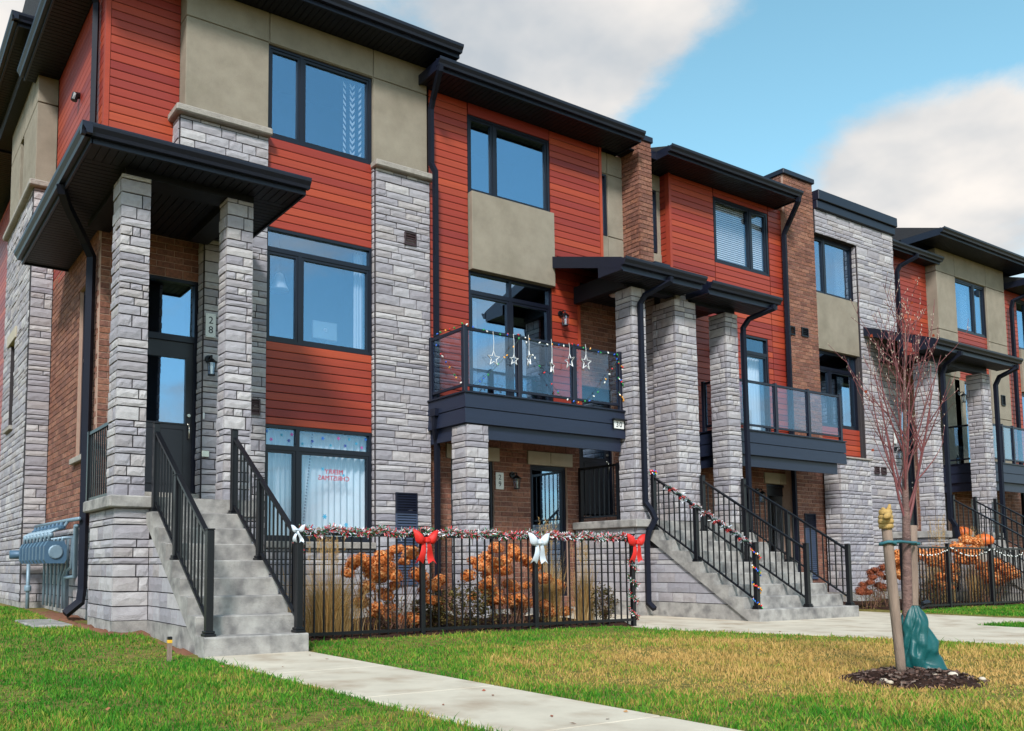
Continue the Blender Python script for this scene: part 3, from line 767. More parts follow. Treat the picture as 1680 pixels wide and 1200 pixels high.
# side wall and side bay
w = wall('brick', hA, 'L', 12.205, 15.6, 1.42, 5.75, 2.79, ops=[(12.8, 13.45, 2.45, 5.0)])
sw = MB().box(2.85, 2.9, 12.8, 13.45, 2.45, 2.51).box(2.85, 2.9, 12.8, 13.45, 4.94, 5.0).box(2.85, 2.9, 12.8, 12.86, 2.51, 4.94).box(2.85, 2.9, 13.39, 13.45, 2.51, 4.94).box(2.852, 2.9, 12.86, 13.39, 3.9, 3.95).build('window', MT['frame'], hA)
MB().box(2.875, 2.881, 12.86, 13.39, 2.51, 3.9).box(2.875, 2.881, 12.86, 13.39, 3.95, 4.94).build('pane', MT['glass'], sw)
MB().box(3.3, 3.32, 12.7, 13.6, 2.3, 5.1).build('room_lining', MT['room'], sw)
MB().cbox(2.72, 2.86, 12.72, 13.53, 2.36, 2.449, 0.01).build('window_sill', MT['cap'], hA)
wall('stone_block', hA, 'L', 12.22, 15.6, 0.27, 1.42, 2.78)
MB().box(2.80, 3.1, 12.2, 15.6, -0.3, 0.27).build('foundation', MT['concrete'], hA)
w = wall('stone_block', hA, 'F', 2.43, 2.79, 0.27, 7.38, 15.6)
w2 = wall('stone_block', hA, 'L', 15.656, 18.6, 0.27, 7.38, 2.43, ops=[(17.2, 17.75, 3.44, 5.05), (16.98, 17.98, 5.05, 5.27)])
MB().cbox(2.405, 2.6, 16.99, 17.97, 5.055, 5.265, 0.006).build('lintel', MT['lintel'], hA)
MB().cbox(2.37, 2.6, 17.1, 17.85, 3.36, 3.439, 0.008).build('window_sill', MT['cap'], hA)
MB().box(2.53, 2.6, 17.2, 17.75, 3.44, 5.05).build('window', MT['glass'], hA)
MB().cbox(2.34, 2.8, 15.51, 18.62, 7.38, 7.49, 0.018).build('stone_cap', MT['cap'], hA)
MB().box(2.44, 3.0, 15.61, 18.6, -0.3, 0.27).build('foundation', MT['concrete'], hA)
for (a, b, c, d) in ((15.64, 17.03, 7.49, 8.93), (17.42, 18.55, 7.49, 8.93), (15.64, 17.21, 8.95, 9.86), (17.23, 18.55, 8.95, 9.86)):
    MB().cbox(2.45, 2.79, a, b, c, d, 0.006).build('stucco_panel', MT['stucco'], hA)
MB().box(2.53, 2.6, 17.031, 17.419, 7.5, 8.949).build('window', MT['glass'], hA)
MB().box(2.62, 2.78, 15.7, 18.5, 7.5, 9.86).build('stucco_base', MT['stucco'], hA)
MB().box(2.95, 8.1, 13.65, 24.0, 0.0, 9.4).build('core_wall', MT['siding_back'], hA)
wall('siding_board', hA, 'L', 18.6, 24.0, 0.3, 9.3, 2.79)
MB().tube([(2.79, 13.85, 8.28), (2.72, 13.85, 8.27), (2.70, 13.85, 8.18)], 0.05, 8).build('side_vent_hood', MT['black'], hA)
# main roof with front and side gutters
rA = eave_front(hA, 2.255, 8.42, 11.385, 12.0, 9.42, top=0.16, ridge=1.5, yback=20)
soffit_strips(rA, 2.275, 2.785, 12.0, 15.95, 9.42, 'x')
MB().box(2.255, 2.283, 12.4, 15.95, 9.4, 9.578).build('fascia', MT['trim'], rA)
gutter_y(rA, 11.27, 15.97, 2.254, 9.59)
rA2 = MB().box(2.03, 3.2, 15.03, 19.0, 10.0, 10.06).build('bay_roof', MT['shingle'], hA)
soffit_strips(rA2, 2.03, 3.2, 15.05, 15.6, 9.85, 'y'); soffit_strips(rA2, 2.03, 2.5, 15.6, 19.0, 9.85, 'x')
MB().box(2.01, 3.2, 15.02, 15.05, 9.83, 10.0).box(2.0, 2.03, 15.05, 19.0, 9.83, 10.0).build('fascia', MT['trim'], rA2)
gutter_x(rA2, 1.9, 3.2, 15.019, 10.01); gutter_y(rA2, 14.905, 19.0, 1.999, 10.01)
rA3 = MB().box(1.6, 3.2, 19.3, 25.0, 9.55, 9.75).build('rear_roof', MT['trim'], hA)
soffit_strips(rA3, 1.6, 2.8, 19.3, 25.0, 9.53, 'x')
# corner porch canopy
cA = MB()
P = [(2.0, 9.65, 5.735), (4.76, 9.65, 5.735), (4.76, 12.0, 5.735), (2.0, 14.33, 5.735), (2.79, 10.6, 5.98), (4.1, 10.6, 5.98), (4.1, 12.0, 5.98), (2.79, 14.33, 5.98)]
for q in ((0, 1, 5, 4), (1, 2, 6, 5), (0, 4, 7, 3)): cA.quadpts([P[i] for i in q])
cA.quadpts([P[4], P[5], P[6], (2.79, 12.0, 5.98)])
cAo = cA.build('canopy', MT['shingle'], hA)
MB().box(2.10, 4.75, 9.722, 9.75, 5.56, 5.733).box(2.085, 2.113, 9.722, 14.33, 5.56, 5.733).box(4.73, 4.758, 9.75, 11.9, 5.56, 5.733).box(2.113, 2.785, 14.302, 14.33, 5.56, 5.733).build('fascia', MT['trim'], cAo)
soffit_strips(cAo, 2.12, 4.73, 9.75, 10.2, 5.585, 'y')
soffit_strips(cAo, 2.12, 2.785, 10.2, 14.3, 5.585, 'x')
soffit_strips(cAo, 4.235, 4.73, 10.2, 11.88, 5.585, 'x')
soffit_strips(cAo, 2.9, 4.235, 10.5, 12.14, 5.60, 'y')
MB().box(2.6, 4.232, 10.18, 10.50, 5.5, 5.63).box(2.6, 2.9, 10.50, 12.14, 5.5, 5.63).box(3.95, 4.232, 10.50, 11.88, 5.5, 5.63).build('beam', MT['soffit'], cAo)
gutter_x(cAo, 1.972, 4.775, 9.721, 5.745); gutter_y(cAo, 9.606, 14.34, 2.084, 5.745)
pillar(hA, 2.545, 2.905, 10.15, 10.55, 1.66, 5.5)
pillar(hA, 3.862, 4.225, 10.15, 10.44, 1.66, 5.5)
# porch platform and plinth
w = MB().box(2.54, 2.93, 10.04, 11.24, 0.24, 1.52).build('plinth', MT['mortar'], hA)
clad('stone_block', hA, w, 'F', 2.52, 2.93, 0.24, 1.52, 10.02); clad('stone_block', hA, w, 'L', 10.077, 11.24, 0.24, 1.52, 2.52)
MB().box(2.53, 2.94, 10.03, 11.22, -0.3, 0.24).build('foundation', MT['concrete'], hA)
MB().cbox(2.45, 2.96, 9.95, 11.28, 1.52, 1.66, 0.015).build('stone_cap', MT['concrete'], hA)
MB().box(2.97, 4.30, 10.0, 12.148, 1.46, 1.656).box(2.81, 2.97, 11.285, 12.148, 1.46, 1.656).build('porch_floor', MT['concrete'], hA)
w = MB().box(2.99, 4.27, 10.06, 12.14, -0.2, 1.46).build('plinth', MT['mortar'], hA)
clad('stone_block', hA, w, 'F', 3.98, 4.29, 0.24, 1.46, 10.03)
guard(hA, (2.70, 10.6), (2.70, 12.1), 1.66, 0.98)
# downspouts
downspout(hA, [(2.05, 11.15, 5.63), (2.08, 11.2, 5.55), (2.20, 11.5, 5.50), (2.58, 12.2, 5.33), (2.70, 12.33, 5.18), (2.70, 12.33, 0.55), (2.68, 12.33, 0.38), (2.48, 12.30, 0.22)], 0.055)
downspout(hA, [(2.3, 11.45, 9.47), (2.36, 11.6, 9.40), (2.62, 12.45, 9.22), (2.72, 12.55, 9.05), (2.72, 12.55, 6.05)], 0.045)
downspout(hA, [(7.98, 11.32, 9.12), (7.98, 11.34, 9.03), (8.14, 11.78, 8.78), (8.155, 11.86, 8.65), (8.155, 11.86, 7.68), (8.18, 11.78, 7.52), (8.18, 11.78, 0.2)], 0.045)
MB().cbox(4.19, 4.30, 11.862, 11.9, 2.40, 2.50, 0.008).build('intercom', MT['chrome'], hA)
MB().cbox(4.205, 4.225, 11.88, 11.9, 2.95, 3.04, 0.003).build('doorbell', MT['white'], hA)

# ---- B: second house, balcony of 30 over the entrance of 29
hB = empty('townhouse', (10.6, 12.0, 0), 'red clad townhouse with decorated glass balcony over the ground floor entrance', 'townhouse', GRP)
wall('siding_board', hB, 'F', 8.2, 12.25, 3.2, 9.09, 12.0, ops=[(9.03, 10.96, 3.45, 9.09), (11.62, 12.25, 3.2, 6.25)])
MB().box(12.252, 12.315, 11.99, 12.1, 6.25, 9.09).box(11.60, 11.66, 11.985, 12.12, 3.2, 6.24).build('corner_board', MT['siding'], hB)
MB().cbox(9.045, 10.945, 11.992, 12.08, 8.885, 9.088, 0.004).build('frieze_panel', MT['siding'], hB)
winB3 = window(hB, 9.04, 10.95, 7.45, 8.88, 12.01, vm=(9.64,))
stucco_panel(hB, 9.055, 10.98, 6.035, 7.445, 11.915, 0.18)
winB2 = window(hB, 9.05, 10.95, 3.5, 6.03, 12.03, vm=(9.99,), tr=5.66, top_split=True, room=1.6)
wall('brick', hB, 'F', 8.2, 11.62, 0.1, 3.3, 12.15, ops=[(8.73, 9.66, 0.1, 2.7), (8.62, 9.78, 2.7, 2.95), (10.5, 11.4, 0.3, 2.7), (10.43, 11.53, 2.7, 2.95)])
wall('brick', hB, 'F', 11.62, 12.78, 1.0, 6.0, 12.15, ops=[(11.72, 12.62, 1.8, 4.3)])
for (a, b) in ((8.625, 9.20), (9.21, 9.775), (10.435, 10.975), (10.985, 11.525)): MB().cbox(a, b, 12.125, 12.25, 2.705, 2.945, 0.005).build('lintel', MT['lintel'], hB)
door(hB, 8.735, 9.655, 0.12, 2.695, 12.19, lite=(0.42, 0.92))
door(hB, 11.72, 12.62, 1.85, 4.3, 12.19)
winB1 = window(hB, 10.505, 11.395, 0.3, 2.695, 12.2, sash=True)
MB().box(8.2, 11.6, 12.13, 12.4, -0.3, 0.1).build('foundation', MT['concrete'], hB)
backing('stucco_base', hB, 'stucco', 'F', 12.315, 12.99, 6.3, 9.09, 12.12, 0.12, ops=[(12.325, 12.56, 7.38, 8.645)], rec=0.0)
for (a, b, c, d) in ((12.316, 12.565, 8.66, 9.09), (12.58, 12.99, 8.66, 9.09), (12.58, 12.99, 7.38, 8.645), (12.316, 12.565, 6.3, 7.365), (12.58, 12.99, 6.3, 7.365)):
    stucco_panel(hB, a, b, c, d, 12.095, 0.024)
window(hB, 12.326, 12.558, 7.382, 8.642, 12.11, sash=False, room=0.8)
p = MB().box(13.0, 13.345, 11.665, 12.4, 6.1, 9.3).build('brick_pier', MT['brick_mortar'], hB)
clad('brick', hB, p, 'F', 12.98, 13.36, 6.1, 9.3, 11.65); clad('brick', hB, p, 'L', 11.701, 12.2, 6.1, 9.3, 12.98)
MB().cbox(12.95, 13.39, 11.62, 12.5, 9.3, 9.42, 0.01).build('pier_cap', MT['trim'], hB)
MB().box(8.3, 13.1, 13.85, 20.0, 0.0, 9.1).build('core_wall', MT['siding_back'], hB)
rB = eave_front(hB, 7.96, 12.80, 11.40, 12.0, 9.09, top=0.155, ridge=1.4)
rB.data.transform(Matrix.Translation((0.12, 0, 0)) @ Matrix.Scale(0.94, 4, (1, 0, 0)))
soffit_strips(rB, 12.8, 13.0, 11.75, 12.1, 9.10, 'y')
bB = balcony(hB, 8.10, 11.60, 10.88, 11.98, 3.57, 4.64, (8.135, 9.24, 10.45, 11.56), beam_x1=11.55)
pillar(hB, 8.125, 8.56, 10.885, 11.3, 0.0, 3.075)
sp = MB().box(8.02, 8.12, 11.6, 11.75, 3.3, 3.42).build('scupper', MT['trim'], hB)
downspout(hB, [(8.07, 11.67, 3.3), (8.07, 11.69, 3.1), (8.14, 11.76, 2.95)], 0.04)
cB = shed_canopy(hB, 10.91, 12.96, 10.215, 12.0, 6.02, 6.55, 10.68, 11.62, 12.75, 5.80)
MB().box(11.5, 11.62, 10.72, 11.99, 5.80, 6.12).build('side_beam', MT['soffit'], cB)
MB().box(12.35, 12.75, 10.75, 11.15, 6.22, 6.42).box(12.36, 12.74, 10.74, 10.76, 6.25, 6.39).build('roof_vent_box', MT['trim'], cB)
pillar(hB, 11.60, 11.95, 10.65, 11.05, 1.66, 5.80)
w = MB().box(11.57, 12.0, 10.64, 12.14, 0.24, 1.52).build('plinth', MT['mortar'], hB)
clad('stone_block', hB, w, 'F', 11.55, 11.87, 0.24, 1.52, 10.62); clad('stone_block', hB, w, 'L', 10.677, 12.12, 0.24, 1.52, 11.55)
MB().box(11.56, 12.0, 10.63, 12.13, -0.3, 0.24).build('foundation', MT['concrete'], hB)
MB().cbox(11.48, 12.02, 10.55, 12.13, 1.52, 1.66, 0.015).build('stone_cap', MT['concrete'], hB)
MB().box(12.02, 14.62, 10.67, 12.148, 1.46, 1.656).build('porch_floor', MT['concrete'], hB)
MB().box(12.0, 14.6, 10.72, 12.1, -0.2, 1.46).build('plinth', MT['mortar'], hB)
guard(hB, (11.64, 11.1), (11.64, 12.05), 1.66, 1.0)
downspout(hB, [(12.05, 10.16, 5.9), (12.05, 10.17, 5.82), (11.78, 10.5, 5.62), (11.74, 10.58, 5.48), (11.74, 10.58, 1.95), (11.80, 10.5, 1.8), (11.84, 10.46, 1.66), (11.74, 10.52, 1.45), (11.72, 10.55, 1.3), (11.72, 10.55, 0.22), (11.72, 10.42, 0.12)], 0.045)
lb = MB().lathe((12.0, 11.4, 5.86), [(0.03, 0), (0.10, 0.02), (0.13, 0.05)], 16).build('ceiling_light', MT['plaque'], None, smooth=True)
tag(lb, 'round flush ceiling light under the porch canopy beside the balcony', 'ceiling light')

# ---- C: third house with the plain glass balcony and blinds
hC = empty('townhouse', (16.0, 12.0, 0), 'red clad townhouse with window blinds and undecorated glass balcony', 'townhouse', GRP)
for (a, b, ops) in ((14.315, 15.66, []), (15.675, 17.555, [(15.68, 17.55, 7.4, 8.87), (16.42, 17.4, 3.4, 5.93)]), (17.57, 18.1, [])):
    wall('siding_board', hC, 'F', a, b, 3.2, 9.05, 12.0, ops=ops)
MB().box(14.245, 14.312, 11.99, 12.1, 5.9, 9.05).build('corner_board', MT['siding'], hC)
wall('siding_board', hC, 'L', 12.1, 12.26, 6.2, 9.05, 14.25)
wall('siding_board', hC, 'F', 13.3, 14.31, 1.7, 6.0, 12.0, ops=[(13.42, 14.25, 1.85, 4.3)])
door(hC, 13.42, 14.25, 1.85, 4.3, 12.03)
winC3 = window(hC, 15.685, 17.545, 7.405, 8.865, 12.01, vm=(16.93,), room=0.9, glass='glass_low')
winC2 = window(hC, 16.42, 17.4, 3.45, 5.93, 12.01, tr=5.55, room=1.2, glass='glass_low')
backing('stucco_base', hC, 'stucco', 'F', 13.36, 14.25, 6.3, 9.05, 12.24, 0.12, ops=[(13.62, 14.1, 7.36, 8.7)], rec=0.0)
window(hC, 13.622, 14.098, 7.362, 8.698, 12.2, sash=False, room=0.8)
for (a, b, c, d) in ((13.37, 14.24, 8.715, 9.05), (13.37, 13.61, 7.36, 8.70), (13.37, 14.24, 6.3, 7.35)): stucco_panel(hC, a, b, c, d, 12.215, 0.024)
wall('brick', hC, 'F', 13.3, 18.6, 0.1, 3.3, 12.15, ops=[(17.37, 18.3, 0.1, 2.68), (17.28, 18.39, 2.68, 2.93)])
for (a, b) in ((17.285, 17.83), (17.84, 18.385)): MB().cbox(a, b, 12.125, 12.25, 2.685, 2.925, 0.005).build('lintel', MT['lintel'], hC)
door(hC, 17.375, 18.295, 0.12, 2.675, 12.19, lite=(0.42, 0.92))
pillar(hC, 12.72, 13.31, 10.65, 11.2, 1.66, 5.76)
pillar(hC, 12.84, 13.20, 10.72, 11.1, 5.76, 6.02)
w = MB().box(12.82, 13.22, 11.2, 12.1, 1.66, 6.1).build('party_wall', MT['mortar'], hC)
clad('stone_block', hC, w, 'L', 11.2, 12.1, 1.66, 5.95, 12.8)
pillar(hC, 14.15, 14.52, 10.65, 11.05, 1.66, 5.72)
shed_canopy(hC, 13.12, 15.15, 10.215, 12.0, 5.98, 6.5, 10.68, 13.25, 14.5, 5.74)
bC = balcony(hC, 14.56, 18.35, 10.88, 11.7, 3.52, 4.56, (14.62, 16.02, 17.13, 18.28), beam_x1=18.1)
MB().box(14.58, 18.1, 11.7, 11.99, 3.1, 3.5).build('balcony_floor', MT['soffit'], hC)
rC = eave_front(hC, 13.56, 17.85, 11.40, 12.0, 9.05, top=0.15, ridge=1.4)
soffit_strips(rC, 13.36, 14.3, 11.75, 12.25, 9.06, 'y')
MB().box(13.37, 13.56, 11.70, 11.73, 9.04, 9.2).build('fascia', MT['trim'], rC)
downspout(hC, [(17.75, 11.34, 9.06), (17.76, 11.36, 8.98), (18.0, 11.8, 8.62), (18.0, 11.9, 8.45), (18.0, 11.9, 0.15)], 0.05)
downspout(hC, [(14.95, 10.17, 5.86), (14.95, 10.18, 5.78), (14.66, 10.5, 5.62), (14.58, 10.58, 5.45), (14.58, 10.58, 0.2)], 0.045)
MB().box(14.0, 18.2, 13.7, 20.0, 0.0, 9.0).build('core_wall', MT['siding_back'], hC)

# ---- D: stone house with brick pier and parapet
hD = empty('townhouse', (20.3, 12.0, 0), 'flat roofed townhouse faced in grey stone with tall brick pier', 'townhouse', GRP)
w = wall('brick', hD, 'F', 18.05, 19.17, 0.1, 9.9, 11.9, depth=0.8)
clad('brick', hD, w, 'L', 11.951, 12.7, 9.0, 9.9, 18.035)
MB().cbox(18.0, 19.2, 11.85, 12.8, 9.9, 10.02, 0.012).build('pier_cap', MT['trim'], hD)
vent(hD, 18.05, 18.24, 6.11, 6.31, 11.872, mat='black'); vent(hD, 18.5, 18.75, 6.13, 6.34, 11.872, mat='black')
vent(hD, 18.32, 18.72, 1.70, 2.03, 11.868, 'louvre_grille', 'trim'); vent(hD, 18.32, 18.72, 0.55, 1.698, 11.868, 'louvre_grille', 'slate')
w = wall('stone_block', hD, 'F', 19.17, 22.5, 0.25, 9.3, 11.85, ops=[(19.17, 20.86, 3.35, 8.72)])
clad('stone_block', hD, w, 'L', 11.906, 12.02, 7.3, 8.72, 20.842)
clad('stone_block', hD, w, 'R', 11.906, 12.3, 0.25, 9.3, 22.5)
window(hD, 19.175, 20.855, 7.30, 8.715, 11.99, vm=(19.68,))
stucco_panel(hD, 19.18, 20.85, 5.94, 7.295, 11.905, 0.2)
winD2 = window(hD, 19.175, 20.8, 4.12, 5.935, 11.99, vm=(19.72,), tr=5.52, top_split=False)
backing('stone_reveal', hD, 'mortar', 'F', 20.8, 20.87, 3.35, 5.935, 11.93, 0.15, rec=0)
wall('siding_board', hD, 'F', 19.175, 20.86, 3.42, 4.12, 11.97)
MB().cbox(19.2, 20.92, 11.80, 12.1, 3.33, 3.42, 0.012).build('window_sill', MT['cap'], hD)
pillar(hD, 19.02, 20.25, 11.42, 11.83, 0.25, 3.29, name='stone_pier')
MB().cbox(18.98, 20.29, 11.38, 11.86, 3.29, 3.33, 0.008).build('pier_cap', MT['cap'], hD)
MB().box(19.03, 20.24, 11.43, 11.9, -0.3, 0.25).box(20.24, 22.5, 11.87, 12.2, -0.3, 0.25).build('foundation', MT['concrete'], hD)
MB().cbox(19.17, 22.53, 11.79, 12.4, 9.3, 9.50, 0.012).cbox(19.17, 22.56, 11.74, 12.4, 9.50, 9.74, 0.012).build('parapet', MT['trim'], hD)
vent(hD, 21.15, 21.35, 3.08, 3.26, 11.825); vent(hD, 21.45, 21.65, 3.08, 3.26, 11.825)
MB().box(18.2, 22.45, 13.7, 20.0, 0.0, 9.3).build('core_wall', MT['siding_back'], hD)

# ---- E: far stucco house
hE = empty('townhouse', (25.6, 12.0, 0), 'far townhouse with projecting taupe stucco box under hipped eaves', 'townhouse', GRP)
wall('siding_board', hE, 'F', 22.5, 24.89, 6.1, 9.1, 12.28)
for (a, b, c, d) in ((24.89, 25.87, 8.87, 9.5), (24.89, 25.87, 7.26, 8.855), (24.89, 25.87, 6.0, 7.245), (25.885, 27.61, 8.87, 9.5), (27.625, 28.7, 8.87, 9.5), (27.625, 28.7, 7.26, 8.855), (27.625, 28.7, 5.05, 7.245), (27.625, 28.7, 3.3, 5.035)):
    stucco_panel(hE, a, b, c, d, 12.0, 0.30)
backing('stucco_base', hE, 'stucco', 'F', 24.95, 28.69, 3.3, 9.5, 12.03, 0.2, ops=[(25.87, 27.62, 3.4, 8.86)], rec=0.0)
window(hE, 25.88, 27.61, 7.36, 8.855, 12.05, vm=(26.98,))
wall('siding_board', hE, 'F', 25.88, 27.61, 5.95, 7.36, 12.05)
window(hE, 26.15, 27.61, 3.45, 5.95, 12.06, vm=(26.8,), tr=5.55)
stucco_panel(hE, 25.6, 26.14, 3.3, 5.95, 12.03, 0.2)
wall('brick', hE, 'F', 22.5, 25.62, 0.1, 6.1, 12.15, ops=[(22.68, 23.62, 1.8, 4.92), (24.75, 25.2, 0.1, 4.9)])
door(hE, 22.68, 23.62, 1.85, 4.92, 12.18, lite=(0.464, 0.892), transom=4.05)
MB().box(24.75, 25.2, 12.2, 12.26, 0.1, 4.9).build('door', MT['door'], hE)
wall('brick', hE, 'F', 25.62, 28.7, 0.1, 3.3, 12.15, ops=[(26.4, 27.4, 0.1, 2.7)])
door(hE, 26.4, 27.4, 0.1, 2.7, 12.18)
pillar(hE, 21.56, 21.93, 10.65, 11.05, 1.66, 5.68); pillar(hE, 24.05, 24.45, 10.65, 11.05, 1.66, 5.68)
shed_canopy(hE, 20.95, 24.95, 10.215, 11.84, 6.0, 6.62, 10.68, 21.6, 24.4, 5.68, ret=0.5)
w = MB().box(21.52, 24.5, 10.68, 12.14, 0.24, 1.5).build('plinth', MT['mortar'], hE)
clad('stone_block', hE, w, 'F', 21.5, 22.0, 0.24, 1.5, 10.64); clad('stone_block', hE, w, 'L', 10.7, 11.84, 0.24, 1.5, 21.5)
MB().cbox(21.44, 24.6, 10.58, 12.14, 1.5, 1.66, 0.012).build('porch_floor', MT['concrete'], hE)
MB().box(21.51, 24.5, 10.66, 12.1, -0.3, 0.24).build('foundation', MT['concrete'], hE)
balcony(hE, 24.6, 28.6, 10.88, 12.0, 3.48, 4.52, (24.66, 25.55, 26.13, 27.3, 28.5))
rE = eave_front(hE, 23.95, 29.3, 11.40, 12.0, 9.5, top=0.16, ridge=1.4)
rE2 = MB().box(22.52, 25.0, 11.98, 13.5, 9.2, 9.3).build('roof', MT['shingle'], hE)
soffit_strips(rE2, 22.52, 25.0, 11.98, 12.28, 9.05, 'y'); MB().box(22.5, 25.0, 11.95, 11.978, 9.03, 9.2).build('fascia', MT['trim'], rE2)
gutter_x(rE2, 22.48, 25.02, 11.949, 9.21)
downspout(hE, [(23.75, 11.9, 9.08), (23.74, 11.92, 9.0), (23.35, 12.15, 8.75), (23.3, 12.2, 8.6), (23.3, 12.2, 6.3)], 0.05)
downspout(hE, [(24.75, 10.17, 5.86), (24.75, 10.18, 5.78), (24.58, 10.5, 5.6), (24.54, 10.58, 5.4), (24.54, 10.58, 0.2)], 0.05)
downspout(hE, [(22.0, 10.17, 5.86), (22.0, 10.18, 5.78), (21.98, 10.5, 5.6), (21.98, 10.58, 5.4), (21.98, 10.58, 1.95), (22.05, 10.5, 1.75), (22.02, 10.45, 1.5), (21.95, 10.5, 0.3)], 0.05)
MB().box(22.6, 28.6, 13.7, 20.0, 0.0, 9.4).build('core_wall', MT['siding_back'], hE)
vent(hE, 28.1, 28.32, 5.45, 5.75, 11.97, mat='black')

# ---- F: last house, half out of the picture
hF = empty('townhouse', (31.2, 12.0, 0), 'red clad townhouse cut off by the right picture edge', 'townhouse', GRP)
wall('siding_board', hF, 'F', 28.72, 34.0, 3.2, 9.0, 12.06, ops=[(29.55, 31.4, 4.0, 8.85)])
window(hF, 29.56, 31.39, 7.3, 8.845, 12.08, vm=(30.2,)); stucco_panel(hF, 29.57, 31.38, 6.0, 7.29, 12.0, 0.2)
window(hF, 29.56, 31.39, 4.0, 5.99, 12.08, vm=(30.5,))
wall('brick', hF, 'F', 28.72, 34.0, 0.1, 3.2, 12.15)
eave_front(hF, 28.75, 34.0, 11.40, 12.0, 9.0, top=0.16, ridge=1.4)
downspout(hF, [(29.3, 11.34, 9.0), (29.28, 11.36, 8.9), (28.85, 11.85, 8.6), (28.85, 11.9, 8.4), (28.85, 11.9, 0.2)], 0.05)
MB().box(28.8, 33.9, 13.7, 20.0, 0.0, 9.0).build('core_wall', MT['siding_back'], hF)

# ------------------------------------------------------------------ ground, lawns, paths
def smooth(a, b, x):
    t = min(1, max(0, (x - a) / (b - a))); return t * t * (3 - 2 * t)
def gz(x, y):
    z = -0.012
    if x < 4.2: z += (0.13 * smooth(8.0, 10.3, y) + 0.06 * smooth(11, 16, y)) * (1 - smooth(2.7, 3.4, x))
    if 3.97 < x < 9.4: z += 0.03 * smooth(7.8, 8.8, y)
    if x > 16.2: z += 0.03
    return z
def lawn_material():
    m = bpy.data.materials.new('lawn_grass'); m.use_nodes = True
    nt = m.node_tree; L = nt.links; N = lambda t: nt.nodes.new(t); b = nt.nodes['Principled BSDF']
    b.inputs['Roughness'].default_value = 0.75; b.inputs['Specular IOR Level'].default_value = 0.25
    geo = N('ShaderNodeNewGeometry')
    n1 = N('ShaderNodeTexNoise'); n1.inputs['Scale'].default_value = 1.1; n1.inputs['Detail'].default_value = 9; n1.inputs['Roughness'].default_value = 0.62
    L.new(geo.outputs['Position'], n1.inputs['Vector'])
    ds = N('ShaderNodeVectorMath'); ds.operation = 'DISTANCE'; ds.inputs[1].default_value = (7.6, 4.6, 0)
    L.new(geo.outputs['Position'], ds.inputs[0])
    mr = N('ShaderNodeMapRange'); mr.interpolation_type = 'SMOOTHSTEP'; mr.inputs['From Min'].default_value = 1.0; mr.inputs['From Max'].default_value = 4.3; mr.inputs['To Min'].default_value = 0.25; mr.inputs['To Max'].default_value = -0.14
    L.new(ds.outputs['Value'], mr.inputs['Value'])
    a = N('ShaderNodeMath'); a.operation = 'ADD'; L.new(n1.outputs[0], a.inputs[0]); L.new(mr.outputs[0], a.inputs[1])
    r2 = N('ShaderNodeMapRange'); r2.inputs['To Min'].default_value = -0.17; r2.inputs['To Max'].default_value = 0.17; L.new(geo.outputs['Random Per Island'], r2.inputs['Value'])
    a2 = N('ShaderNodeMath'); a2.operation = 'ADD'; L.new(a.outputs[0], a2.inputs[0]); L.new(r2.outputs[0], a2.inputs[1])
    cr = N('ShaderNodeValToRGB'); el = cr.color_ramp.elements
    el[0].position = 0.28; el[0].color = rgb(52, 118, 26); el[1].position = 0.74; el[1].color = rgb(204, 164, 98)
    e = el.new(0.44); e.color = rgb(100, 154, 40)
    e = el.new(0.56); e.color = rgb(166, 150, 70)
    L.new(a2.outputs[0], cr.inputs[0])
    L.new(cr.outputs[0], b.inputs['Base Color'])
    tr = N('ShaderNodeBsdfTranslucent'); L.new(cr.outputs[0], tr.inputs['Color'])
    ms = N('ShaderNodeMixShader'); ms.inputs[0].default_value = 0.3; L.new(b.outputs[0], ms.inputs[1]); L.new(tr.outputs[0], ms.inputs[2]); L.new(ms.outputs[0], nt.nodes['Material Output'].inputs[0])
    return m
MT['lawn'] = lawn_material()
MT['earth'] = pm('lawn_thatch', rgb(112, 112, 54), rgb(132, 110, 66), rough=0.95, nscale=1.2, namt=1.0, bump=0.6, bscale=45, stain=(14, rgb(54, 60, 26), 0.45, 0.7), spec=0.1)
MT['soil'] = pm('dark_bed_mulch', rgb(70, 48, 38), rgb(36, 25, 22), rough=0.95, nscale=18, namt=1.0, bump=1.0, bscale=45, spec=0.1)
MT['dirt'] = pm('bare_reddish_soil', rgb(132, 92, 72), rgb(98, 66, 54), rough=0.95, nscale=9, bump=0.6, bscale=50, spec=0.1)
MT['path'] = pm('broom_finished_path', rgb(206, 195, 176), rgb(168, 157, 140), rough=0.9, nscale=1.6, namt=0.6, bump=0.25, bscale=120, spec=0.2, stain=(2.2, rgb(150, 128, 106), 0.49, 0.74))

def axis(dense0, dense1, st, far):
    a = list(np.arange(dense0, dense1 + 1e-6, st))
    return [-far, -far / 4, dense0 - 20] + a + [dense1 + 20, far / 4, far]
gx = axis(-6, 34, 0.4, 1500); gy = axis(-6, 26, 0.4, 1500)
V = [(x, y, gz(x, y) if (-7 < x < 36 and -7 < y < 28) else -0.012) for y in gy for x in gx]
nx = len(gx); Fq = [(j * nx + i, j * nx + i + 1, (j + 1) * nx + i + 1, (j + 1) * nx + i) for j in range(len(gy) - 1) for i in range(nx - 1)]
tag(arrays_mesh('ground', V, Fq, MT['earth'], smooth=True), kind='structure')

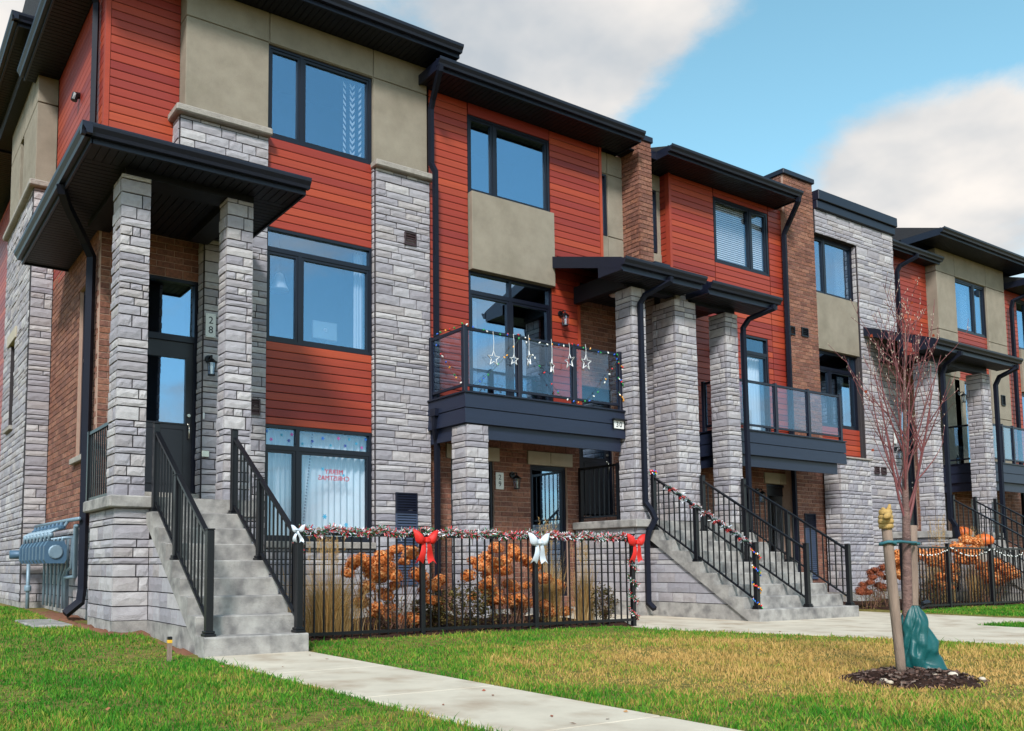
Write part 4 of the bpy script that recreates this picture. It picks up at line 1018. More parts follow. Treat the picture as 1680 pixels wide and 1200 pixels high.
p1 = empty('path', (3.42, 3.0, 0)); tag(p1, kind='structure')
ys = [-4.0, -2.5, -1.0, 0.5, 2.0, 3.5, 5.0, 6.5, 8.02]
for a, b in zip(ys[:-1], ys[1:]): MB().cbox(2.88, 3.97, a + 0.004, b - 0.004, -0.1, 0.003, 0.006).build('paving_slab', MT['path'], p1)
p2 = empty('path', (12.3, 6.0, 0)); tag(p2, kind='structure')
left = [(11.0, -4), (10.98, 3.0), (10.9, 4.5), (10.72, 5.3), (10.45, 6.0), (10.1, 6.9), (9.65, 7.8), (9.2, 8.45)]
MB().prism([(11.0, -4), (13.8, -4), (13.8, 0.9)] + [(10.99, 0.9)], 'z', -0.1, 0.0).build('paving_slab', MT['path'], p2)
MB().prism([(10.99, 0.905), (13.8, 0.905), (13.8, 3.7), (10.97, 3.7)], 'z', -0.1, 0.0).build('paving_slab', MT['path'], p2)
MB().prism([(10.97, 3.705), (13.8, 3.705), (13.8, 6.4), (10.28, 6.4), (10.45, 6.0), (10.72, 5.3), (10.9, 4.5)], 'z', -0.1, 0.0).build('paving_slab', MT['path'], p2)
MB().prism([(10.27, 6.405), (16.3, 6.405), (16.3, 8.46), (9.2, 8.46), (9.65, 7.8), (10.1, 6.9)], 'z', -0.1, 0.001).build('paving_slab', MT['path'], p2)
MB().prism([(9.2, 8.465), (11.9, 8.465), (11.9, 12.1), (9.64, 12.1), (9.64, 9.2)], 'z', -0.1, 0.0).build('paving_slab', MT['path'], p2)
MB().prism([(11.905, 8.465), (16.3, 8.465), (16.3, 11.9), (11.905, 11.9)], 'z', -0.1, 0.0).build('paving_slab', MT['path'], p2)
p3 = MB().prism([(21.6, 2.0), (24.4, 2.0), (24.4, 8.5), (21.6, 8.5)], 'z', -0.1, 0.022).build('path', MT['path'], None); tag(p3, kind='structure')
def bed(name, poly, z, mat, seed=1):
    """uneven bed: a fan of the polygon with a raised noisy inner grid"""
    xs = [p[0] for p in poly]; ysb = [p[1] for p in poly]; r = random.Random(seed)
    x0, x1, y0, y1 = min(xs), max(xs), min(ysb), max(ysb); n = int((x1 - x0) / 0.12) + 1; m = int((y1 - y0) / 0.12) + 1
    V = []; 
    for j in range(m + 1):
        for i in range(n + 1):
            x = x0 + (x1 - x0) * i / n; y = y0 + (y1 - y0) * j / m
            e = i in (0, n) or j in (0, m)
            V.append((x + r.uniform(-.03, .03), y + r.uniform(-.03, .03), z - 0.05 if e else z + r.uniform(0, 0.035)))
    Fq = [(j * (n + 1) + i, j * (n + 1) + i + 1, (j + 1) * (n + 1) + i + 1, (j + 1) * (n + 1) + i) for j in range(m) for i in range(n)]
    return tag(arrays_mesh(name, V, Fq, MT[mat]), kind='structure')
bed('garden_bed', [(4.35, 8.8), (9.62, 11.95)], 0.035, 'soil', 1)
bed('garden_bed', [(16.7, 8.85), (21.5, 11.9)], 0.035, 'soil', 2)
bed('bare_soil_strip', [(2.30, 9.75), (2.95, 10.1)], 0.105, 'dirt', 3)
bed('bare_soil_strip', [(2.36, 10.1), (2.6, 12.3)], 0.12, 'dirt', 4)
bed('bare_soil_strip', [(2.3, 12.3), (2.85, 15.7)], 0.14, 'dirt', 5)
bed('bare_soil_strip', [(2.72, 8.3), (2.95, 9.76)], 0.03, 'dirt', 6)

def path_free(x, y):
    if 2.90 < x < 3.95 and y < 8.2: return False
    if 2.78 < x < 4.05 and y > 7.98: return False
    if y > 8.82 and 4.0 < x < 16.6: return False
    if x > 16.6 and y > 8.9: return False
    if x > 10.9 and x < 13.82 and y < 6.45: return False
    if y > 6.4 and 10.2 < x < 16.32: return False
    if x > 9.1 and x < 10.95 and y > 4.4:
        pts = left
        for (ax, ay), (bx, by) in zip(pts[:-1], pts[1:]):
            if ay <= y <= by and x > ax + (bx - ax) * (y - ay) / (by - ay): return False
        if y > 8.45: return False
    if 21.6 < x < 24.4: return False
    if x < 4 and x > 2.38 and y > 9.8: return False
    if math.hypot((x - 6.85) / 0.52, (y - 3.62) / 0.40) < 1: return False
    return True
def grass_blades():
    r = np.random.default_rng(11); P = []
    def scatter(x0, x1, y0, y1, k):
        area = (x1 - x0) * (y1 - y0)
        cells = 0.5
        for cx in np.arange(x0, x1, cells):
            for cy in np.arange(y0, y1, cells):
                d2 = (cx + .25) ** 2 + (cy + .25) ** 2
                rho = min(6000, 85000 / d2 + 700) * k
                n = int(rho * cells * cells)
                xy = r.random((n, 2)) * cells + (cx, cy)
                P.append(xy)
    scatter(-1.0, 3.0, 2.2, 16.0, 1.0)
    scatter(4.0, 11.0, 1.5, 9.0, 1.0)
    scatter(13.5, 24, 3.5, 9.0, 1.2)
    P = np.concatenate(P)
    ratio = P[:, 0] / np.maximum(P[:, 1], 0.1)
    P = P[(ratio > -0.05) & (ratio < 3.4)]
    keep = np.array([path_free(x, y) for x, y in P]); P = P[keep]
    n = len(P); z = np.array([gz(x, y) for x, y in P]) - 0.004
    hgt = r.uniform(0.014, 0.042, n) * (1 + 0.35 * np.sin(P[:, 0] * 2.1) * np.sin(P[:, 1] * 1.7) + 0.45 * np.sin(P[:, 0] * 11 + 3 * np.sin(P[:, 1] * 5)) * np.sin(P[:, 1] * 13 + 2 * np.sin(P[:, 0] * 7))); wd = r.uniform(0.0014, 0.0028, n) * (1 + np.hypot(P[:, 0], P[:, 1]) / 9)
    hgt = hgt * np.where(r.random(n) < 0.05, r.uniform(1.3, 2.0, n), 1.0)
    a = r.uniform(0, 2 * np.pi, n); lean = r.uniform(0.1, 0.9, n) * hgt; la = r.uniform(0, 2 * np.pi, n)
    dx, dy = np.cos(a) * wd, np.sin(a) * wd; lx, ly = np.cos(la) * lean, np.sin(la) * lean
    V = np.empty((n, 5, 3))
    V[:, 0] = np.stack([P[:, 0] - dx, P[:, 1] - dy, z], 1); V[:, 1] = np.stack([P[:, 0] + dx, P[:, 1] + dy, z], 1)
    V[:, 2] = np.stack([P[:, 0] + lx * .35 + dx * .8, P[:, 1] + ly * .35 + dy * .8, z + hgt * .6], 1); V[:, 3] = np.stack([P[:, 0] + lx * .35 - dx * .8, P[:, 1] + ly * .35 - dy * .8, z + hgt * .6], 1)
    V[:, 4] = np.stack([P[:, 0] + lx, P[:, 1] + ly, z + hgt], 1)
    b = (np.arange(n) * 5)[:, None]
    Fq = np.concatenate([b + np.array([0, 1, 2]), b + np.array([0, 2, 3]), b + np.array([3, 2, 4])])
    o = arrays_mesh('lawn_grass', V.reshape(-1, 3), Fq, MT['lawn'])
    tag(o, 'mown lawn of green and straw coloured grass in front of the houses', 'grass', kind='stuff')
    print('blades', n)
grass_blades()
def fallen_leaves():
    r = np.random.default_rng(21); V = []; Fq = []
    while len(Fq) < 90:
        x, y = (r.uniform(0.4, 2.8), r.uniform(3, 9)) if r.random() < .3 else (r.uniform(3, 11), r.uniform(2.5, 8.6))
        z = (gz(x, y) + 0.03) if path_free(x, y) else 0.008
        a = r.uniform(0, 6.3); l = r.uniform(.012, .026); w = l * .6; k = len(V)
        u = np.array((math.cos(a), math.sin(a), r.uniform(-.3, .3))); v = np.array((-math.sin(a), math.cos(a), r.uniform(-.4, .4))); c = np.array((x, y, z))
        V += [c - u * l, c - v * w, c + u * l, c + v * w + (0, 0, .006)]; Fq.append((k, k + 1, k + 2, k + 3))
    lm = pm('fallen_leaf', rgb(150, 96, 58), rgb(110, 66, 42), rough=0.8, piece=[rgb(170, 112, 66), rgb(126, 78, 50), rgb(150, 70, 44), rgb(186, 142, 92)])
    tag(arrays_mesh('fallen_leaves', V, Fq, lm), 'scattered brown fallen leaves on lawn and path', 'leaves', kind='stuff')
fallen_leaves()

# ------------------------------------------------------------------ stairs and their railings
def stairs(label, x0, x1, yf, rise, run, n, group='concrete front stairs'):
    t = empty('front_stairs', ((x0 + x1) / 2, yf, 0), label, 'stairs', group)
    th = 0.13
    for k in range(1, n):
        y = yf + run * (k - 1); y2 = yf + run * k; z = rise * k; zl = rise * (k - 1)
        bot0 = max(-0.15, zl - th); bot1 = max(-0.15, z - th)
        mb = MB().prism([(y, bot0), (y2, bot1), (y2, z), (y + 0.012, z), (y, z - 0.012)], 'x', x0, x1)
        mb.build('step', MT['concrete'], t)
    # base of the flight: concrete foot and stone cheeks
    top = rise * (n - 1) - th; ye = yf + run * (n - 1) + 0.03
    def ydiag(z): return yf + run * ((z + th) / rise)
    w = MB().prism([(ydiag(-0.05), -0.15), (ye, -0.15), (ye, top + 0.02), (ydiag(-0.05), -0.05)], 'x', x0 + 0.07, x1 - 0.07).build('stair_base', MT['mortar'], t)
    MB().prism([(yf + 0.25, -0.15), (ye, -0.15), (ye, 0.24), (ydiag(0.24), 0.24), (yf + 0.25, 0.02)], 'x', x0 + 0.035, x1 - 0.035).build('foundation', MT['concrete'], t)
    lv = levels(0.245, top, [], COURSES); r = random.Random(int(x0 * 10))
    for za, zb in zip(lv[:-1], lv[1:]):
        p, q = ydiag(zb), ye
        if q - p < 0.08: continue
        cuts = [p]
        while cuts[-1] + 0.18 < q:
            c = cuts[-1] + r.uniform(0.2, 0.5)
            if c > q - 0.14: break
            cuts.append(c)
        cuts.append(q)
        a, b = cuts[0], cuts[1]          # the stone under the slope is cut to it
        MB().prism([(ydiag(za + 0.006) + 0.008, za + 0.006), (b - 0.006, za + 0.006), (b - 0.006, zb - 0.006), (ydiag(zb) + 0.008, zb - 0.006)], 'x', x0 + 0.04, x0 + 0.095).build('stone_block', MT['stone'], w)
        for a, b in zip(cuts[1:-1], cuts[2:]):
            piece('stone_block', t, w, (x0 + 0.04 + 0.0275, (a + b) / 2, (za + zb) / 2), (b - a - 0.011, 0.055, zb - za - 0.011), -math.pi / 2)
    return t
stairs('grey concrete stairs climbing to the door of number 28', 2.88, 3.97, 8.0, 0.184, 0.25, 9)
stairs('wide grey concrete stairs with three railings to the two middle porches', 11.85, 14.5, 8.5, 0.184, 0.27, 9)
stairs('grey concrete stairs behind the far fence at right', 21.95, 24.15, 8.5, 0.184, 0.27, 9)
RG = 'black stair railings'
railing_y('stair_railing', 'black metal railing on the left side of the number 28 stairs', 2.95, 8.09, 0.184, 9.9, 1.472, mids=((9.1, 0.92),), group=RG)
railing_y('stair_railing', 'black metal railing on the right side of the number 28 stairs, next to the fence', 3.9, 8.09, 0.184, 9.9, 1.472, mids=((9.1, 0.92),), group=RG)
railing_y('stair_railing', 'black metal railing wrapped in tinsel and coloured lights on the wide stairs', 11.95, 8.6, 0.184, 10.58, 1.472, mids=((9.7, 0.92),), group=RG)
railing_y('stair_railing', 'plain black metal railing in the middle of the wide stairs', 13.25, 8.6, 0.184, 10.58, 1.472, mids=((9.7, 0.92),), group=RG)
railing_y('stair_railing', 'plain black metal railing at the right side of the wide stairs', 14.42, 8.6, 0.184, 10.58, 1.472, mids=((9.7, 0.92),), group=RG)
railing_y('stair_railing', 'leftmost black railing of the far stairs beside the pumpkins', 22.05, 8.6, 0.184, 10.55, 1.472, group=RG)
railing_y('stair_railing', 'middle black railing of the far stairs at the right edge', 23.1, 8.6, 0.184, 10.55, 1.472, group=RG)
railing_y('stair_railing', 'black railing of the far stairs closest to the far balcony', 24.1, 8.6, 0.184, 10.55, 1.472, group=RG)

# ------------------------------------------------------------------ fences
def fence(label, posts, y, zt, zb=0.0, end_return=None):
    t = empty('garden_fence', (sum(posts) / len(posts), y, 0), label, 'fence', 'black picket fences')
    for i, x in enumerate(posts):
        s = 0.03
        p = MB().cbox(x - s, x + s, y - s, y + s, zb - 0.1, zt + 0.05, 0.005).build('post', MT['black'], t)
        MB().cbox(x - s - 0.006, x + s + 0.006, y - s - 0.006, y + s + 0.006, zt + 0.05, zt + 0.07, 0.004).build('post_cap', MT['black'], p)
    for p, q in zip(posts[:-1], posts[1:]):
        for nm, z in (('top_rail', zt - 0.02), ('lower_rail', zb + 0.09)):
            MB().box(p + 0.031, q - 0.031, y - 0.016, y + 0.016, z - 0.018, z + 0.018).build(nm, MT['black'], t)
        n = int(round((q - p) / 0.118))
        for i in range(1, n):
            x = p + (q - p) * i / n
            MB().box(x - 0.0085, x + 0.0085, y - 0.0085, y + 0.0085, zb + 0.03, zt - 0.039).build('picket', MT['black'], t)
    return t
fence('black metal picket fence with garland and bows beside the number 28 stairs', [4.24, 5.95, 7.75, 9.57], 8.9, 1.24)
fence('plain black picket fence in front of the far orange hydrangeas', [16.75, 18.4, 20.1, 21.85], 8.95, 1.22)

# ------------------------------------------------------------------ planting
HEADS_A = [(5.23, 9.29, 0.91), (5.45, 9.48, 0.92), (5.66, 9.37, 0.95), (5.99, 9.51, 1.07), (5.94, 9.53, 1.06), (5.98, 9.19, 1.01), (5.06, 9.16, 0.77), (5.64, 9.65, 0.83), (5.61, 9.31, 0.8), (5.78, 9.29, 0.74), (6.23, 9.75, 0.91), (5.49, 9.43, 0.61), (5.79, 9.65, 0.7), (5.88, 9.44, 0.6), (5.8, 9.53, 0.49), (5.51, 9.24, 0.35), (5.89, 9.53, 0.33), (5.51, 9.67, 0.41), (5.61, 9.46, 0.27), (6.01, 9.59, 0.18), (6.19, 9.55, 0.1), (6.07, 9.19, 0.75), (6.4, 9.6, 0.7), (6.65, 9.5, 0.67), (6.4, 9.33, 0.6), (6.23, 9.17, 0.43), (6.39, 9.67, 0.25), (6.5, 9.43, 0.4), (5.66, 9.58, 0.73), (5.95, 9.68, 0.85)]
HEADS_B = [(7.66, 9.61, 1.1), (7.62, 9.75, 0.99), (7.67, 9.41, 0.93), (7.45, 9.67, 0.85), (7.66, 9.44, 0.79), (8.37, 9.76, 0.91), (8.07, 9.72, 1.03), (8.01, 9.21, 0.87), (6.9, 9.24, 0.72), (7.28, 9.29, 0.64), (7.6, 9.78, 0.52), (7.5, 9.43, 0.5), (7.93, 9.56, 0.53), (7.97, 9.35, 0.58), (7.83, 9.48, 0.34), (7.9, 9.4, 0.41), (7.5, 9.38, 0.39), (8.12, 9.53, 0.32), (8.46, 9.53, 0.67), (8.91, 9.74, 0.57), (8.51, 9.59, 0.3), (8.82, 9.75, 0.28), (8.73, 9.71, 0.11), (9.09, 9.79, 0.09), (7.52, 9.59, 0.36), (7.39, 9.26, 0.89), (8.19, 9.71, 0.97), (7.64, 9.78, 0.72)]
HEADS_C = [(17.94, 9.65, 1.07), (17.62, 9.48, 0.97), (17.79, 9.56, 0.83), (17.3, 9.31, 0.68), (18.7, 9.62, 1.12), (18.69, 9.49, 1.05), (18.81, 9.34, 1.11), (18.36, 9.23, 0.91), (19.41, 9.63, 0.94), (19.76, 9.69, 0.84), (19.05, 9.24, 0.78), (19.47, 9.6, 0.61), (19.44, 9.41, 0.6), (18.96, 9.28, 0.42), (18.87, 9.35, 0.44), (18.39, 9.58, 1.01), (18.25, 9.64, 0.89)]
HEADS_D = [(19.4, 9.23, 1.19), (20.27, 9.57, 0.98), (19.83, 9.23, 1.08), (21.04, 9.63, 1.36), (20.41, 9.4, 1.16), (20.86, 9.73, 1.39), (21.23, 9.79, 0.95), (21.48, 9.5, 0.88), (22.46, 9.8, 0.84), (21.73, 9.39, 0.77), (21.64, 9.25, 0.68), (21.82, 9.56, 0.73), (20.45, 9.22, 0.67), (20.92, 9.32, 0.54), (21.75, 9.44, 0.58), (21.6, 9.57, 0.62), (20.45, 9.29, 0.83)]
HEADS_E = [(16.74, 9.37, 0.69), (17.17, 9.7, 0.76), (16.59, 9.48, 0.53), (16.8, 9.73, 0.4), (17.54, 9.71, 0.61), (16.29, 9.5, 0.34), (16.94, 9.53, 0.48), (17.22, 9.56, 0.81), (16.91, 9.61, 0.62), (17.44, 9.59, 0.71), (16.68, 9.57, 0.34), (17.22, 9.6, 0.42)]
MT['petal'] = pm('dried_hydrangea_petal', rgb(206, 112, 58), rgb(160, 78, 42), rough=0.85, nscale=60, namt=0.4, piece=[rgb(244, 164, 94), rgb(214, 120, 58), rgb(252, 196, 134), rgb(176, 86, 40), rgb(234, 144, 74)], trans=0.25, spec=0.15)
MT['petal_dark'] = pm('brown_hydrangea_petal', rgb(150, 84, 58), rgb(112, 58, 42), rough=0.85, nscale=30, namt=0.6, piece=[rgb(160, 86, 58), rgb(128, 66, 48), rgb(176, 104, 70), rgb(112, 60, 44)], trans=0.2, spec=0.15)
MT['stem'] = pm('dry_stem', rgb(120, 84, 66), rgb(86, 60, 50), rough=0.9, nscale=20)
MT['straw'] = pm('straw_grass_blade', rgb(196, 160, 104), rgb(150, 116, 70), rough=0.8, nscale=12, piece=[rgb(222, 186, 126), rgb(200, 156, 94), rgb(178, 142, 84), rgb(232, 204, 152), rgb(158, 142, 74)], trans=0.3, spec=0.2)
MT['olive'] = pm('olive_shrub_leaf', rgb(112, 104, 58), rgb(82, 74, 44), rough=0.8, nscale=20, piece=[rgb(120, 112, 58), rgb(98, 84, 50), rgb(136, 120, 66), rgb(110, 78, 50), rgb(92, 100, 50)], trans=0.25, spec=0.2)
MT['bark'] = pm('reddish_bark', rgb(134, 104, 94), rgb(92, 68, 64), rough=0.75, nscale=14, namt=0.9, bump=0.9, bscale=40, stretch=(1, 1, 2.2), stain=(9, rgb(70, 52, 50), 0.56, 0.68))
MT['twig'] = pm('purple_brown_twig', rgb(120, 66, 66), rgb(86, 46, 48), rough=0.6, nscale=9, spec=0.4)
MT['bag'] = pm('teal_vinyl', rgb(14, 82, 82), rgb(9, 58, 62), rough=0.45, nscale=5, bump=0.25, bscale=9, spec=0.4)
MT['burlap'] = pm('tan_burlap', rgb(196, 160, 96), rgb(150, 116, 64), rough=0.95, nscale=30, bump=0.7, bscale=120)
MT['strap'] = pm('teal_strap', rgb(48, 104, 112), rgb(32, 76, 84), rough=0.7)
MT['pebble'] = pm('pale_pebble', rgb(206, 192, 170), rgb(168, 152, 134), rough=0.85, nscale=20, piece=[rgb(214, 202, 184), rgb(176, 160, 142), rgb(196, 180, 156)])
MT['chip'] = pm('bark_chip', rgb(86, 58, 48), rgb(52, 36, 32), rough=0.9, nscale=20, piece=[rgb(96, 66, 54), rgb(62, 44, 38), rgb(120, 92, 78), rgb(46, 34, 32), rgb(150, 130, 116)])

def head_variant(seed, R=0.10, n=150):
    r = np.random.default_rng(seed); V = []; Fq = []
    for i in range(n):
        z = 1 - 1.6 * (i + 0.5) / n; a = i * 2.39996 + r.uniform(-.25, .25); q = math.sqrt(max(0, 1 - z * z)); d = np.array((q * math.cos(a), q * math.sin(a), z))
        lump = 1 + 0.10 * math.sin(4 * d[0] + seed) * math.cos(5 * d[2] + 2 * d[1])
        c = d * R * r.uniform(0.84, 1.04) * lump * np.array([1, 1, 0.85])
        t = np.cross(d, r.normal(size=3)); t /= np.linalg.norm(t); b = np.cross(d, t)
        tilt = r.uniform(-0.45, 0.45); b = b * math.cos(tilt) + d * math.sin(tilt)
        s = r.uniform(0.012, 0.019); k = len(V)
        V += [c - t * s, c - b * s * 0.9, c + t * s + d * 0.005, c + b * s]
        Fq.append((k, k + 1, k + 2, k + 3))
    k = len(V)                                        # dim seed core that fills the middle
    for j, (zz, rr) in enumerate(((-0.55, 0.5), (0.0, 0.72), (0.5, 0.5))):
        for q in range(6): V.append(np.array((rr * R * math.cos(q * 1.047), rr * R * math.sin(q * 1.047), zz * R)))
    for j in range(2):
        for q in range(6): Fq.append((k + j * 6 + q, k + j * 6 + (q + 1) % 6, k + j * 6 + 6 + (q + 1) % 6, k + j * 6 + 6 + q))
    return np.array(V), Fq
HEADME = {}
for key in ('petal', 'petal_dark'):
    HEADME[key] = []
    for s in range(5):
        V, Fq = head_variant(s); me = bpy.data.meshes.new('flower_head'); me.from_pydata(V.tolist(), [], Fq); me.update(); me.materials.append(MT[key]); HEADME[key].append(me)
def hydrangea(label, heads, base_z, mat='petal', scale=1.14, leafy=True, group='dried hydrangeas'):
    r = random.Random(len(heads) * 7 + int(heads[0][0] * 10))
    cx = sum(h[0] for h in heads) / len(heads); cy = sum(h[1] for h in heads) / len(heads)
    t = empty('hydrangea_bush', (cx, cy, base_z), label, 'bush', group)
    st = MB()
    heads = list(heads) + [(x + r.uniform(-.13, .13), y + r.uniform(-.05, .25), z + r.uniform(-.12, .08)) for (x, y, z) in heads if r.random() < 0.4]
    for (x, y, z) in heads:
        z = max(z, base_z + 0.12)
        o = bpy.data.objects.new('flower_head', r.choice(HEADME[mat])); COL.objects.link(o); o.parent = t
        o.location = Vector((x, y, z)) - wloc(t); s = scale * r.uniform(0.75, 1.15); o.scale = (s, s, s * r.uniform(0.8, 1.0)); o.rotation_euler = (r.uniform(-.4, .4), r.uniform(-.4, .4), r.uniform(0, 6.3))
        bx = x + (cx - x) * r.uniform(0.25, 0.55); by = y + (cy + 0.1 - y) * 0.5
        st.tube([(bx, by, base_z - 0.03), (bx + (x - bx) * 0.35 + r.uniform(-.03, .03), by + (y - by) * .4, base_z + (z - base_z) * 0.55), (x, y, z)], [0.006, 0.005, 0.003], 4, cap=False)
    for i in range(26):
        a = r.uniform(0, 6.3); d = r.uniform(0.1, 0.55)
        st.tube([(cx + r.uniform(-.3, .3), cy + r.uniform(-.15, .15), base_z - .03), (cx + math.cos(a) * d, cy + math.sin(a) * d * .5, base_z + r.uniform(.25, .75))], [0.005, 0.0025], 4, cap=False)
    st.build('stems', MT['stem'], t)['kind'] = 'stuff'
    if leafy:
        rr = np.random.default_rng(len(heads)); n = 420; V = np.empty((n, 4, 3))
        c = np.stack([cx + rr.normal(0, 0.32, n), cy + rr.normal(0, 0.15, n), base_z + np.abs(rr.normal(0.2, 0.17, n))], 1)
        a = rr.uniform(0, 6.3, n); e = rr.uniform(-0.9, 0.5, n); L = rr.uniform(0.02, 0.045, n)
        u = np.stack([np.cos(a) * np.cos(e), np.sin(a) * np.cos(e), np.sin(e)], 1) * L[:, None]; w = np.stack([-np.sin(a), np.cos(a), rr.uniform(-.5, .5, n)], 1) * (L * 0.45)[:, None]
        V[:, 0] = c; V[:, 1] = c + u * .5 + w; V[:, 2] = c + u; V[:, 3] = c + u * .5 - w
        o = arrays_mesh('leaves', V.reshape(-1, 3), np.arange(n * 4).reshape(-1, 4), MT['olive'], t, origin=tuple(wloc(t))); o['kind'] = 'stuff'
    return t
hydrangea('orange dried hydrangea behind the fence nearest the number 28 stairs', HEADS_A, 0.05)
hydrangea('orange dried hydrangea behind the fence under the white bow', HEADS_B, 0.05)
hydrangea('orange hydrangea behind the left half of the far fence', HEADS_C, 0.05, scale=1.6)
hydrangea('orange hydrangea behind the right half of the far fence', HEADS_D, 0.05, scale=1.6)
hydrangea('small reddish brown hydrangea at the end of the far fence by the stone pier', HEADS_E, 0.02, mat='petal_dark', scale=0.95)

def grass_clump(label, x, y, z, n, h, spread, plume=14, group='ornamental grasses', seed=1):
    r = np.random.default_rng(seed); V = []; Fq = []
    def ribbon(bx, by, hh, lean, ang, w, droop):
        k = len(V); m = 6; ta = r.uniform(0, 6.3)
        for i in range(m):
            t = i / (m - 1); px = bx + math.cos(ang) * lean * t ** 1.8; py = by + math.sin(ang) * lean * t ** 1.8; pz = z + hh * (t - droop * t ** 3)
            ww = w * (1 - t * 0.85); V.append((px - math.cos(ta) * ww, py - math.sin(ta) * ww, pz)); V.append((px + math.cos(ta) * ww, py + math.sin(ta) * ww, pz))
        for i in range(m - 1): Fq.append((k + 2 * i, k + 2 * i + 1, k + 2 * i + 3, k + 2 * i + 2))
    for i in range(n):
        a = r.uniform(0, 6.3); d = abs(r.normal(0, spread * 0.35))
        ribbon(x + math.cos(a) * d, y + math.sin(a) * d * .7, h * r.uniform(0.4, 0.85), r.uniform(0.05, 0.9) * spread, a + r.normal(0, .5), r.uniform(0.002, 0.0045), r.uniform(0, 0.45))
    o = arrays_mesh('ornamental_grass', V, Fq, MT['straw'], None, origin=(x, y, z))
    tag(o, label, 'grass clump', group)
    V2, F2 = [], []
    for i in range(plume):
        a = r.uniform(0, 6.3); d = abs(r.normal(0, spread * .25)); bx, by = x + math.cos(a) * d, y + math.sin(a) * d * .6; hh = h * r.uniform(0.88, 1.12); ln = r.uniform(0, 0.12)
        top = np.array((bx + math.cos(a) * ln, by + math.sin(a) * ln, z + hh)); lo = np.array((bx, by, z))
        for (p, q, w) in ((lo, lo + (top - lo) * .85, 0.0016), ):
            k = len(V2); V2 += [p - (w, 0, 0), p + (w, 0, 0), q + (w, 0, 0), q - (w, 0, 0)]; F2.append((k, k + 1, k + 2, k + 3))
        for j in range(46):
            t = r.uniform(0.78, 1.0); c = lo + (top - lo) * t; dv = r.normal(size=3) * .014 * (1.25 - t) * 3; dv[2] = abs(dv[2]) + .012; sd = r.normal(size=3); sd = sd / np.linalg.norm(sd) * .0018
            k = len(V2); V2 += [c - sd, c + sd, c + dv + sd, c + dv - sd]; F2.append((k, k + 1, k + 2, k + 3))
    p = arrays_mesh('plumes', V2, F2, MT['straw'], o, origin=(x, y, z)); p['kind'] = 'stuff'
    return o
grass_clump('tall straw coloured grass clump at the fence corner by the number 28 stairs', 4.95, 9.45, 0.03, 1500, 1.2, 0.6, 34, seed=3)
grass_clump('straw coloured grass clump behind the fence just left of the second red bow', 8.75, 9.75, 0.03, 900, 1.38, 0.26, 26, seed=4)
grass_clump('slim straw grass clump behind the fence right of the white bow', 9.2, 9.5, 0.03, 700, 1.2, 0.22, 16, seed=9)
grass_clump('straw grass clump at the corner of the far porch behind the fence', 20.6, 10.2, 0.03, 700, 1.75, 0.5, 26, seed=5)
grass_clump('straw grass clump at the far stairs beside the right hydrangea', 21.6, 9.9, 0.03, 700, 1.55, 0.45, 22, seed=6)
def shrub(label, x, y, z, w, h, n, seed, mat='olive'):
    r = np.random.default_rng(seed); t = empty('low_shrub', (x, y, z), label, 'shrub', 'low shrubs behind the fence')
    c = r.normal(size=(n, 3)); c /= np.linalg.norm(c, axis=1)[:, None]; c *= (r.uniform(0.35, 1.0, n) ** 0.5)[:, None] * (1 + 0.25 * np.sin(c[:, 0] * 5 + seed) * np.cos(c[:, 2] * 6))[:, None]
    c = c * np.array([w / 2, w / 2.6, h / 2]) + np.array([x, y, z + h / 2]); c[:, 2] = np.maximum(c[:, 2], z)
    V = np.empty((n, 4, 3)); a = r.uniform(0, 6.3, n); e = r.uniform(-.6, 1.0, n); L = r.uniform(0.025, 0.05, n)
    u = np.stack([np.cos(a) * np.cos(e), np.sin(a) * np.cos(e), np.sin(e)], 1) * L[:, None]; ww = np.stack([-np.sin(a), np.cos(a), r.uniform(-.4, .4, n)], 1) * (L * .4)[:, None]
    V[:, 0] = c; V[:, 1] = c + u * .5 + ww; V[:, 2] = c + u; V[:, 3] = c + u * .5 - ww
    o = arrays_mesh('foliage', V.reshape(-1, 3), np.arange(n * 4).reshape(-1, 4), MT[mat], t, origin=(x, y, z)); o['kind'] = 'stuff'
    s = MB(); rr = random.Random(seed)
    for i in range(22):
        a = rr.uniform(0, 6.3); d = rr.uniform(.1, .48)
        s.tube([(x + rr.uniform(-.05, .05), y, z - .02), (x + math.cos(a) * w * d, y + math.sin(a) * w * d * .7, z + h * rr.uniform(.5, .95))], [.006, .003], 4, cap=False)
    s.build('stems', MT['stem'], t)['kind'] = 'stuff'
shrub('low olive brown shrub between the two near hydrangeas', 6.85, 9.35, 0.04, 0.95, 0.56, 2600, 1)
shrub('low dull green shrub behind the fence below the first red bow', 6.45, 9.5, 0.04, 0.5, 0.42, 1300, 2)
shrub('low green shrub behind the fence near its right end', 9.3, 9.2, 0.04, 0.4, 0.55, 1000, 3)
shrub('low yellow green shrub behind the far fence', 18.55, 9.3, 0.04, 0.7, 0.6, 500, 4)

